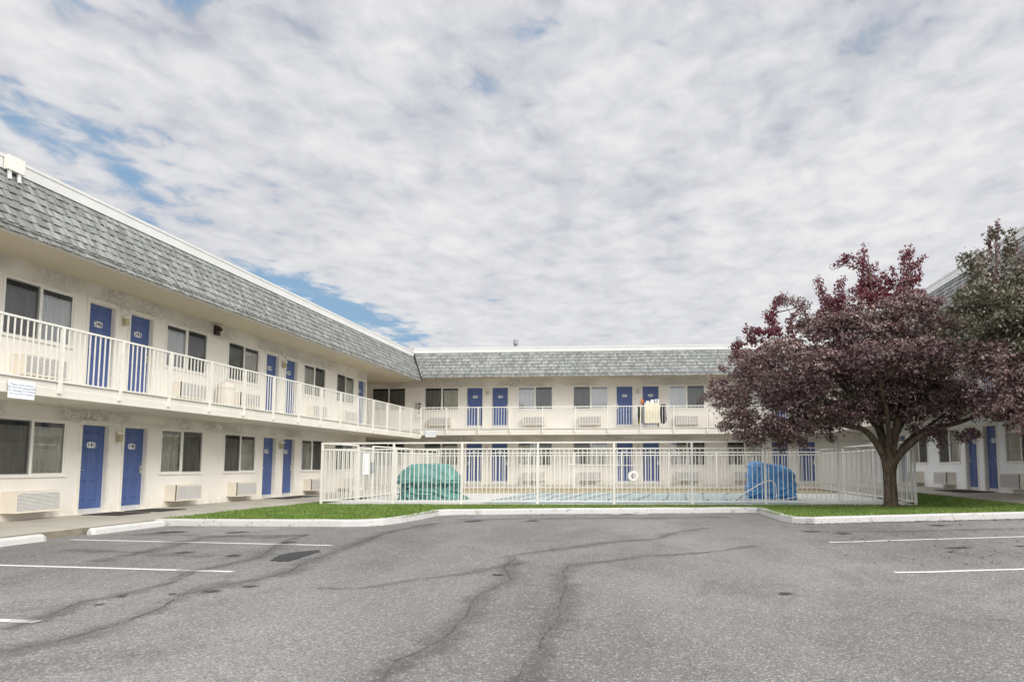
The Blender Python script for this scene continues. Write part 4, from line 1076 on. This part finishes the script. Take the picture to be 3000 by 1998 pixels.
# ------------------------------------------------------------------ plum trees
def spline(pts, wob=0., seed=0.):
    P = [Vector(p) for p in pts]; out = []
    for i in range(len(P)-1):
        p0 = P[max(0,i-1)]; p1 = P[i]; p2 = P[i+1]; p3 = P[min(len(P)-1,i+2)]
        for t in np.linspace(0, 1, 6)[:-1]:
            q = .5*((2*p1)+(p2-p0)*t+(2*p0-5*p1+4*p2-p3)*t*t+(3*p1-p0-3*p2+p3)*t**3)
            if wob: q += Vector((noise.noise(q*3+Vector((seed,0,0))), noise.noise(q*3+Vector((0,seed,0))), 0))*wob
            out.append(q)
    out.append(P[-1]); return out
class Crown:
    """leaves grouped in lobes: each lobe is a flattened cap of leaves that face outwards and up"""
    def __init__(s): s.P = {k: [] for k in 'prg'}; s.Nn = {k: [] for k in 'prg'}
    def add(s, k, P, Nn): s.P[k].append(P); s.Nn[k].append(Nn)
    def clump(s, c, r, k, dens=1., sq=.72):
        c = np.array(c); nl = max(2, int(4+r*8))
        for _ in range(nl):
            d = rng.normal(size=3); d /= np.linalg.norm(d); d[2] = d[2]*.9+.15
            rl = r*rng.uniform(.30, .52); lc = c+d*np.array([1, 1, sq])*r*rng.uniform(.45, .85)
            n = int(dens*rng.uniform(.6, 1.15)*2350*rl*rl)+8
            e = rng.normal(size=(n, 3)); e /= np.linalg.norm(e, axis=1)[:, None]
            up = rng.random(n) < .72; e[up, 2] = np.abs(e[up, 2])
            P = lc+e*rl*(.62+.42*rng.random(n)**.7)[:, None]*np.array([1.08, 1.08, .72])+rng.normal(0, .022, (n, 3))
            s.add(k, P, e*.75+np.array([0, 0, .35])+rng.normal(0, .42, (n, 3)))
        n = int(240*r*r*dens)+3; e = rng.normal(size=(n, 3))*r*.42; s.add(k, c+e*np.array([1, 1, sq]), rng.normal(size=(n, 3)))
    def sprig(s, pts, w, k, dens=1.):
        pts = [np.array(p) for p in pts]
        for a, b in zip(pts, pts[1:]):
            ln = np.linalg.norm(b-a); n = int(dens*(75+1150*w)*ln)+10; t = rng.random(n)
            e = rng.normal(size=(n, 3)); e /= np.linalg.norm(e, axis=1)[:, None]
            rad = w*(.35+.75*rng.random(n))
            s.add(k, a+(b-a)*t[:, None]+e*rad[:, None]+np.array([0,0,.0]), e+rng.normal(0, .6, (n, 3)))
    def build(s, parent, names):
        for k in 'prg':
            if not s.P[k]: continue
            P = np.concatenate(s.P[k]); nn = np.concatenate(s.Nn[k]); n = len(P)
            nn /= np.linalg.norm(nn, axis=1)[:, None]
            t = rng.normal(size=(n, 3)); t[:, 2] -= .5; ax = t-nn*np.sum(t*nn, axis=1)[:, None]; ax /= np.linalg.norm(ax, axis=1)[:, None]
            sd = np.cross(nn, ax); ln = rng.uniform(.050, .100, n)[:, None]; wd = ln*rng.uniform(.24, .36, n)[:, None]
            V = np.stack([P-ax*ln*.5, P+sd*wd+nn*ln*.10, P+ax*ln*.55-nn*ln*.08, P-sd*wd+nn*ln*.10], 1).reshape(-1, 3)
            me = bpy.data.meshes.new('crown'); me.vertices.add(4*n); me.vertices.foreach_set('co', V.astype(np.float32).ravel())
            me.loops.add(4*n); me.loops.foreach_set('vertex_index', np.arange(4*n, dtype=np.int32)); me.polygons.add(n)
            me.polygons.foreach_set('loop_start', np.arange(0, 4*n, 4, dtype=np.int32)); me.polygons.foreach_set('loop_total', np.full(n, 4, np.int32)); me.update(calc_edges=True)
            o = link('crown', me, [{'p': M['leaf'], 'r': M['leaf_red'], 'g': M['leaf_green']}[k]], parent); o['label'] = names[k]

def build_purple_tree():
    TX, TY, TZ = 6.42, 19.65, .0; S = TY/2095.
    T = empty('plum_tree', (TX, TY, TZ), 0, 'spreading purple-leaved plum tree on the right lawn before the fence', 'tree')
    m = lambda u, v, dy=0: ((u-2614)*S, dy, (1481-v)*S)
    v = MB(); v.tube(spline([(0,0,-.05),(-.005,0,.06),(0,0,.25),(-.01,0,.6),(-.015,0,.85),(.0,.0,1.08)], .02, 3), np.interp(np.linspace(0,1,26), [0,.08,.25,.6,.85,1], [.25,.212,.182,.165,.172,.195]), 20)
    v.build('trunk', M['bark'], T, smooth=True)
    def limb(pts, r0, r1):
        out = spline(pts, .035, r0*90); n = len(out); mm = MB(); mm.tube(out, [r0+(r1-r0)*(i/(n-1)) for i in range(n)], 9); mm.build('limb', M['bark'], T, smooth=True)
    limb([(.02,0,.82),(.18,-.05,1.22),(.55,-.2,1.68),(1.0,-.3,1.98),(1.7,-.35,2.18),(2.2,-.3,2.35)], .12, .04)
    limb([(.04,.02,.85),(.25,.2,1.3),(.7,.5,1.75),(1.3,.8,2.1),(1.9,1.0,2.5)], .10, .03)
    limb([(-.03,0,.82),(-.15,-.05,1.3),(-.42,-.15,1.72),(-.75,-.3,2.0),(-1.3,-.4,2.12),(-2.1,-.5,2.3),(-3.2,-.5,2.6)], .12, .03)
    limb([(.0,.03,.9),(-.05,.1,1.5),(-.25,.2,2.1),(-.7,.35,2.8),(-1.3,.4,3.5),(-1.7,.4,4.3)], .125, .03)
    limb([(.02,-.02,.9),(.05,-.1,1.5),(.15,-.3,2.2),(.3,-.4,3.0),(.3,-.4,4.2),(.45,-.4,5.3),(.6,-.3,6.2)], .14, .02)
    limb([(.0,.0,.95),(.1,.1,1.6),(.6,.3,2.4),(1.3,.4,3.3),(1.7,.5,4.3)], .11, .025)
    limb([(.0,0,.95),(-.1,-.3,1.6),(-.3,-.9,2.3),(-.6,-1.4,3.0),(-.7,-1.8,3.7)], .10, .03)
    limb([(.0,0,.95),(.0,.4,1.6),(.1,1.0,2.4),(.0,1.6,3.2),(-.4,2.0,4.0)], .10, .03)
    limb([(.3,-.4,3.0),(.0,-.5,3.9),(-.35,-.4,5.0),(-.5,-.4,6.6)], .06, .010)
    limb([(-.7,.35,2.8),(-1.8,.2,3.3),(-2.6,.2,3.8),(-3.0,.2,4.9)], .055, .010)
    limb([(1.3,.4,3.3),(1.2,.3,4.6),(.9,.2,5.6),(.75,.1,6.8)], .06, .010)
    C = Crown()
    def cl(lst, k, dys, dens=1., sq=.72):
        for u, v, r in lst:
            for dy in dys: C.clump(m(u+rng.uniform(-14,14), v+rng.uniform(-10,10), dy+rng.uniform(-.25,.25)), r*S, k, dens, sq)
    # low skirt, left to right
    cl(((2150,1190,50),(2135,1140,34),(2200,1235,58),(2265,1262,56),(2330,1268,54),(2395,1235,58),(2235,1165,66),(2310,1180,74),(2390,1165,74),(2465,1225,56),(2535,1205,60)), 'p', (-.9,.5))
    cl(((2440,1248,42),(2500,1240,44),(2560,1222,44),(2625,1218,40),(2665,1238,34),(2330,1288,38),(2255,1292,36),(2205,1275,32),(2390,1262,40)), 'p', (-.5,.3))
    cl(((2470,1215,46),(2420,1240,40),(2350,1255,44),(2590,1240,34)), 'g', (0.,))
    # broad middle: near, centre and far rows
    cl(((2225,1095,56),(2295,1065,64),(2370,1100,72),(2455,1100,76),(2540,1090,80),(2625,1090,84),(2705,1100,80),(2770,1130,70)), 'p', (-1.9,.1,1.7))
    cl(((2420,1040,66),(2500,1030,72),(2585,1035,76),(2665,1035,76),(2740,1050,70)), 'p', (-1.2,.9))
    cl(((2610,1185,66),(2685,1205,64),(2755,1215,58),(2815,1205,54),(2850,1222,40),(2800,1165,56),(2690,1140,66),(2610,1130,66),(2540,1150,62),(2735,1272,32),(2790,1280,28)), 'p', (-.8,.9), 1.15)
    cl(((2560,1180,56),(2640,1165,60),(2470,1190,48),(2720,1170,54),(2400,1200,44)), 'g', (-.2,.4), .9)
    # upper crown
    cl(((2380,1010,46),(2425,975,54),(2490,960,62),(2560,950,66),(2635,955,68),(2705,975,66),(2760,1000,56)), 'p', (-1.0,.7))
    cl(((2465,905,40),(2530,895,46),(2600,890,48),(2665,895,46),(2715,915,44),(2575,850,32),(2665,850,30)), 'r', (-.4,.5), .9)
    # left shoulder with sky showing between the sprays
    cl(((2205,1035,30),(2245,1000,32),(2280,985,26)), 'r', (-.2,.3))
    for pts, w, k in (([(2330,1010),(2292,945),(2274,925)],16,'r'),([(2296,950),(2305,895),(2330,872)],15,'r'),([(2310,890),(2360,885),(2395,905)],15,'p'),([(2350,1000),(2345,955),(2362,925)],13,'r'),
        ([(2400,990),(2395,940),(2375,910)],13,'p'),([(2470,930),(2440,870),(2429,820)],12,'r'),([(2500,900),(2490,850),(2500,825)],14,'r'),([(2552,880),(2560,800),(2563,734)],14,'r'),
        ([(2558,795),(2520,766),(2480,782)],11,'r'),([(2522,768),(2500,756)],8,'r'),([(2592,870),(2580,810),(2590,790)],17,'r'),([(2660,880),(2682,805),(2690,736)],15,'r'),([(2690,800),(2715,782),(2737,768)],11,'r'),
        ([(2652,850),(2628,800)],11,'r'),([(2620,860),(2603,815)],14,'r'),([(2705,850),(2718,800)],12,'r'),([(2675,765),(2700,750)],8,'r'),([(2150,1150),(2112,1158),(2088,1178)],13,'p'),([(2140,1130),(2118,1110)],11,'p'),
        ([(2165,1225),(2150,1262)],14,'p'),([(2215,1285),(2225,1312)],14,'p'),([(2300,1300),(2312,1322)],15,'p'),([(2370,1295),(2385,1318)],14,'p'),([(2440,1270),(2462,1295)],14,'p'),([(2745,1275),(2765,1318)],16,'p'),([(2700,1260),(2720,1300)],15,'p'),
        ([(2800,1275),(2830,1300)],14,'p'),([(2190,1040),(2172,1062)],12,'p'),([(2240,985),(2215,965)],10,'r'),([(2160,1090),(2140,1080)],10,'p')):
        for dy in (-.15, .25): C.sprig([m(u+rng.uniform(-5,5), v, dy) for u, v in pts], w*S, k, .8)
    C.build(T, {'p': 'dull purple main foliage', 'r': 'wine red young foliage at the top', 'g': ''})
    tw = MB()
    for u0, v0, u1, v1 in ((2590,900,2563,745),(2575,800,2484,778),(2675,880,2690,745),(2700,800,2735,770),(2460,930,2431,825),(2400,990,2330,900),(2300,1040,2278,930),(2230,1180,2100,1165),(2310,920,2390,900)):
        a, b = m(u0, v0), m(u1, v1); tw = MB(); tw.tube([(a[0],.1,a[2]),((a[0]+b[0])/2+.04,.12,(a[2]+b[2])/2),(b[0],.05,b[2])], [.02,.012,.005], 5); tw.build('twig', M['bark'], T, smooth=True)
build_purple_tree()

def build_green_tree():
    TX, TY, TZ = 8.55, 15.4, .16; S = TY/2095.
    T = empty('plum_tree', (TX, TY, TZ), 0, 'olive green plum tree at the right picture edge, its trunk outside the frame', 'tree')
    m = lambda u, v, dy=0: ((u-3048)*S, dy, (1361-v)*S+CAM_H-TZ)
    v = MB(); v.tube(spline([(0,0,-.1),(0,0,.1),(.02,0,.6),(-.02,.02,1.2),(-.1,.0,1.7)], .02, 8), np.interp(np.linspace(0,1,21), [0,.1,.4,1], [.2,.165,.14,.15]), 16); v.build('trunk', M['bark'], T, smooth=True)
    for pts, r0 in (([(-.1,0,1.6),(-.35,-.1,2.3),(-.8,-.1,3.2),(-1.1,0,4.2),(-1.15,0,5.9)],.08),([(-.1,0,1.6),(-.6,.1,2.2),(-1.2,.1,2.7),(-1.7,.1,3.2)],.07),([(-.08,0,1.6),(-.2,.2,2.6),(-.3,.3,3.8),(-.5,.3,5.0)],.08),([(-.1,0,1.5),(-.1,-.5,2.2),(-.3,-.9,3.0)],.06)):
        out = spline(pts, .03, r0*77); n = len(out); mm = MB(); mm.tube(out, [r0+(.012-r0)*(i/(n-1)) for i in range(n)], 8); mm.build('limb', M['bark'], T, smooth=True)
    C = Crown()
    def cl(lst, k, dys, dens=1.):
        for u, v, r in lst:
            for dy in dys: C.clump(m(u+rng.uniform(-12,12), v+rng.uniform(-10,10), dy+rng.uniform(-.2,.2)), r*S, k, dens)
    cl(((2800,905,60),(2860,925,70),(2925,950,76),(2990,980,76),(2815,985,66),(2885,1010,76),(2955,1045,76),(3020,1070,70),(3040,980,70),(2985,890,50),(3040,900,50),(2940,890,50)), 'g', (-.55,.5))
    cl(((2850,1095,64),(2915,1110,66),(2980,1135,68),(3040,1150,64),(2880,1165,58),(2945,1190,58),(3010,1205,54),(2830,1040,50),(2970,1240,36),(2900,1228,38),(2860,1205,44),(2930,1205,48),(2995,1225,44),(3035,1230,40)), 'p', (-.5,.5))
    for pts, w, k in (([(2850,890),(2835,810),(2812,760)],26,'g'),([(2835,800),(2845,750)],22,'g'),([(2815,765),(2790,762)],9,'g'),([(2830,850),(2860,800)],26,'g'),([(2880,870),(2885,760),(2893,662)],9,'p'),([(2888,720),(2872,690)],9,'g'),([(2892,690),(2912,700)],9,'g'),
        ([(2915,860),(2925,760),(2938,690)],12,'g'),([(2928,760),(2950,730)],12,'p'),([(2960,880),(2975,800),(2985,750)],26,'g'),([(2975,800),(2960,760)],20,'p'),([(3000,860),(3005,780)],24,'g'),([(2900,860),(2905,820)],22,'g'),([(2945,850),(2950,800)],22,'g'),
        ([(2930,1240),(2910,1270)],16,'p'),([(2990,1240),(2985,1268)],14,'p'),([(2860,1180),(2845,1215)],16,'p')):
        for dy in (-.12, .2): C.sprig([m(u+rng.uniform(-5,5), v, dy) for u, v in pts], w*S, k, .8)
    C.build(T, {'p': 'purple tinged lower foliage', 'g': 'olive green upper foliage', 'r': ''})
build_green_tree()

# fallen plum leaves along the right kerb and under the trees
def litter():
    V = []; F = []
    for i in range(1500):
        if i < 650:
            x = random.uniform(2.95, 8.3); y = (inner_y(x) or 15)-abs(random.gauss(0, .09))-.015; z = z_asph(x)+.008
        elif i < 1150:
            x = random.gauss(6.3, 1.3); y = random.gauss(19., 1.2); q = in_lawn(x, y)
            if q is None: continue
            z = q+.035
        else:
            x = random.uniform(2.5, 8.5); y = random.uniform(9, 15.); z = z_asph(x)+.008
            if y > (inner_y(x) or 15): continue
        a = random.uniform(0, 6.28); l = random.uniform(.022, .042); w = l*.5; n = len(V); c, s_ = math.cos(a), math.sin(a); t = random.uniform(-.004, .012)
        V += [(x-c*l, y-s_*l, z), (x-s_*w, y+c*w, z+t), (x+c*l, y+s_*l, z+.004), (x+s_*w, y-c*w, z+abs(t)*.5)]; F.append((n, n+1, n+2, n+3))
    me = bpy.data.meshes.new('fallen_leaves'); me.from_pydata(V, [], F); me.materials.append(M['leaf'])
    o = bpy.data.objects.new('fallen_leaves', me); COL.objects.link(o); tag(o, 'fallen purple leaves along the right kerb and under the tree', 'leaf litter', kind='stuff')
litter()

# ------------------------------------------------------------------ sky, sun, camera
SUN_EL, SUN_AZ = math.radians(33), math.radians(132)      # azimuth clockwise from +Y: sun behind and right of the camera
w = bpy.data.worlds.new('World'); SC.world = w; w.use_nodes = True
nt = w.node_tree; nt.nodes.clear()
out = nt.nodes.new('ShaderNodeOutputWorld'); bg = nt.nodes.new('ShaderNodeBackground'); bg.inputs[1].default_value = .066
sky = nt.nodes.new('ShaderNodeTexSky'); sky.sky_type = 'NISHITA'; sky.sun_disc = False; sky.sun_elevation = SUN_EL; sky.sun_rotation = SUN_AZ
geo = N(nt, 'ShaderNodeTexCoord'); sp = N(nt, 'ShaderNodeSeparateXYZ'); nt.links.new(geo.outputs['Generated'], sp.inputs[0])
zz = math_n(nt, 'ADD', math_n(nt, 'MAXIMUM', sp.outputs[2], 0.), .055)
cx = math_n(nt, 'DIVIDE', sp.outputs[0], zz); cy = math_n(nt, 'DIVIDE', sp.outputs[1], zz)
cv = N(nt, 'ShaderNodeCombineXYZ'); nt.links.new(cx, cv.inputs[0]); nt.links.new(cy, cv.inputs[1])
mp = N(nt, 'ShaderNodeMapping'); mp.inputs['Rotation'].default_value = (0, 0, .35); mp.inputs['Scale'].default_value = (1.0, .78, 1); mp.inputs['Location'].default_value = (3.7, 1.3, 0); nt.links.new(cv.outputs[0], mp.inputs[0])
n1 = noise_tex(nt, mp.outputs[0], 1.5, 4, .5, .3)          # banks
n2 = noise_tex(nt, mp.outputs[0], 3.4, 4, .5, .35)         # puffs
n3 = noise_tex(nt, mp.outputs[0], 10., 5, .55, .3)          # fine puffs
wn = N(nt, 'ShaderNodeTexNoise'); wn.inputs['Scale'].default_value = 2.4; wn.inputs['Detail'].default_value = 3; nt.links.new(mp.outputs[0], wn.inputs['Vector'])
wv = N(nt, 'ShaderNodeVectorMath', operation='MULTIPLY_ADD'); nt.links.new(wn.outputs['Color'], wv.inputs[0]); wv.inputs[1].default_value = (.42, .42, 0); nt.links.new(mp.outputs[0], wv.inputs[2])
vo = N(nt, 'ShaderNodeTexVoronoi', feature='SMOOTH_F1'); vo.inputs['Scale'].default_value = 5.2; vo.inputs['Smoothness'].default_value = .55; nt.links.new(wv.outputs[0], vo.inputs['Vector'])
cell = maprange(nt, vo.outputs['Distance'], .08, .62, .66, .36)      # altocumulus cells: full in the middle, thin between
n2 = math_n(nt, 'ADD', math_n(nt, 'MULTIPLY', n2, .58), math_n(nt, 'MULTIPLY', cell, .42))
dens = math_n(nt, 'ADD', math_n(nt, 'ADD', math_n(nt, 'MULTIPLY', n1, .34), math_n(nt, 'MULTIPLY', n2, .40)), math_n(nt, 'MULTIPLY', n3, .32))
# where the cloud deck is broken (cloud-plane coordinates) and by how much
for ox, oy, rx, ry, amt in ((-1.62,3.2,.30,.55,.24),(-1.50,3.85,.38,.6,.17),(-1.58,1.60,.40,.26,.085),(-1.42,1.92,.36,.24,.065),(-2.1,1.9,.6,.5,.03),(-.80,1.22,.45,.10,.09),(-.22,1.42,.12,.10,.10),
                            (-.12,1.75,.26,.13,.105),(.03,1.50,.12,.10,.09),(-.42,1.62,.14,.12,.06),(-1.25,1.15,.3,.2,.04)):
    v = N(nt, 'ShaderNodeVectorMath', operation='SUBTRACT'); nt.links.new(cv.outputs[0], v.inputs[0]); v.inputs[1].default_value = (ox, oy, 0)
    v2 = N(nt, 'ShaderNodeVectorMath', operation='MULTIPLY'); nt.links.new(v.outputs[0], v2.inputs[0]); v2.inputs[1].default_value = (1/rx, 1/ry, 0)
    ln_ = N(nt, 'ShaderNodeVectorMath', operation='LENGTH'); nt.links.new(v2.outputs[0], ln_.inputs[0])
    g_ = maprange(nt, ln_.outputs['Value'], 1.25, .1, 0, amt); g_.node.interpolation_type = 'SMOOTHSTEP'
    dens = math_n(nt, 'SUBTRACT', dens, g_)
dens = math_n(nt, 'ADD', dens, math_n(nt, 'ADD', maprange(nt, cx, -.9, .3, .0, .03), .018))
cover = maprange(nt, dens, .35, .475)
cover.node.interpolation_type = 'SMOOTHSTEP'
shade = math_n(nt, 'ADD', math_n(nt, 'ADD', math_n(nt, 'MULTIPLY', n2, .5), math_n(nt, 'MULTIPLY', n3, .3)), math_n(nt, 'MULTIPLY', n1, .2))
right = maprange(nt, cx, -.3, .9, 0, .045)
shade = math_n(nt, 'ADD', shade, right)
calm = maprange(nt, sp.outputs[2], .10, .50, .42, 1.15)      # the deck seen edge-on near the horizon is paler and flatter
shade = math_n(nt, 'ADD', math_n(nt, 'MULTIPLY', math_n(nt, 'SUBTRACT', shade, .535), calm), .535)
cc = ramp(nt, shade, [(.37, (3.6, 3.8, 4.3)), (.44, (4.6, 4.7, 5.1)), (.50, (5.4, 5.45, 5.68)), (.58, (6.3, 6.32, 6.35))])
blue = mix(nt, sky.outputs[0], (1.9, 3.1, 4.5), .8)
c = mix(nt, blue, cc, cover)
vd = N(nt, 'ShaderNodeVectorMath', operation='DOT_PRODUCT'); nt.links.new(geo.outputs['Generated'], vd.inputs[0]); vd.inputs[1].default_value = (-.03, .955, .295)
off_view_fill = maprange(nt, vd.outputs['Value'], .70, .30, 1., 2.55); off_view_fill.node.interpolation_type = 'SMOOTHSTEP'     # added fill light: sky brightened everywhere away from the camera's view direction
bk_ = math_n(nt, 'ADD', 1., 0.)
sc_ = N(nt, 'ShaderNodeVectorMath', operation='SCALE'); nt.links.new(c, sc_.inputs[0]); nt.links.new(math_n(nt, 'MULTIPLY', off_view_fill, bk_), sc_.inputs['Scale']); c = sc_.outputs[0]
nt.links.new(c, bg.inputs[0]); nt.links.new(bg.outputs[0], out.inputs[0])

sd = bpy.data.lights.new('sun', 'SUN'); sd.energy = 1.15; sd.angle = math.radians(25); sd.color = (1, .965, .91)
so = bpy.data.objects.new('sun', sd); COL.objects.link(so)
dirv = Vector((math.sin(SUN_AZ)*math.cos(SUN_EL), math.cos(SUN_AZ)*math.cos(SUN_EL), math.sin(SUN_EL)))
so.rotation_euler = dirv.to_track_quat('Z', 'Y').to_euler(); so.location = dirv*60

cd = bpy.data.cameras.new('camera'); cam = bpy.data.objects.new('camera', cd); COL.objects.link(cam)
cd.sensor_width = 36; cd.lens = 36*2094.9/3000; cd.shift_x = -253.4/3000; cd.shift_y = 179/3000; cd.clip_start = .05; cd.clip_end = 2000
cam.matrix_world = Matrix.Translation((0, 0, CAM_H)) @ Matrix.Rotation(.0694, 4, 'Z') @ Matrix.Rotation(math.pi/2+.0873, 4, 'X') @ Matrix.Rotation(-.0019, 4, 'Z')
SC.camera = cam
SC.view_settings.view_transform = 'Standard'; SC.view_settings.look = 'None'; SC.view_settings.exposure = 1.0; SC.view_settings.gamma = 1
SC.render.resolution_x = 1024; SC.render.resolution_y = 681
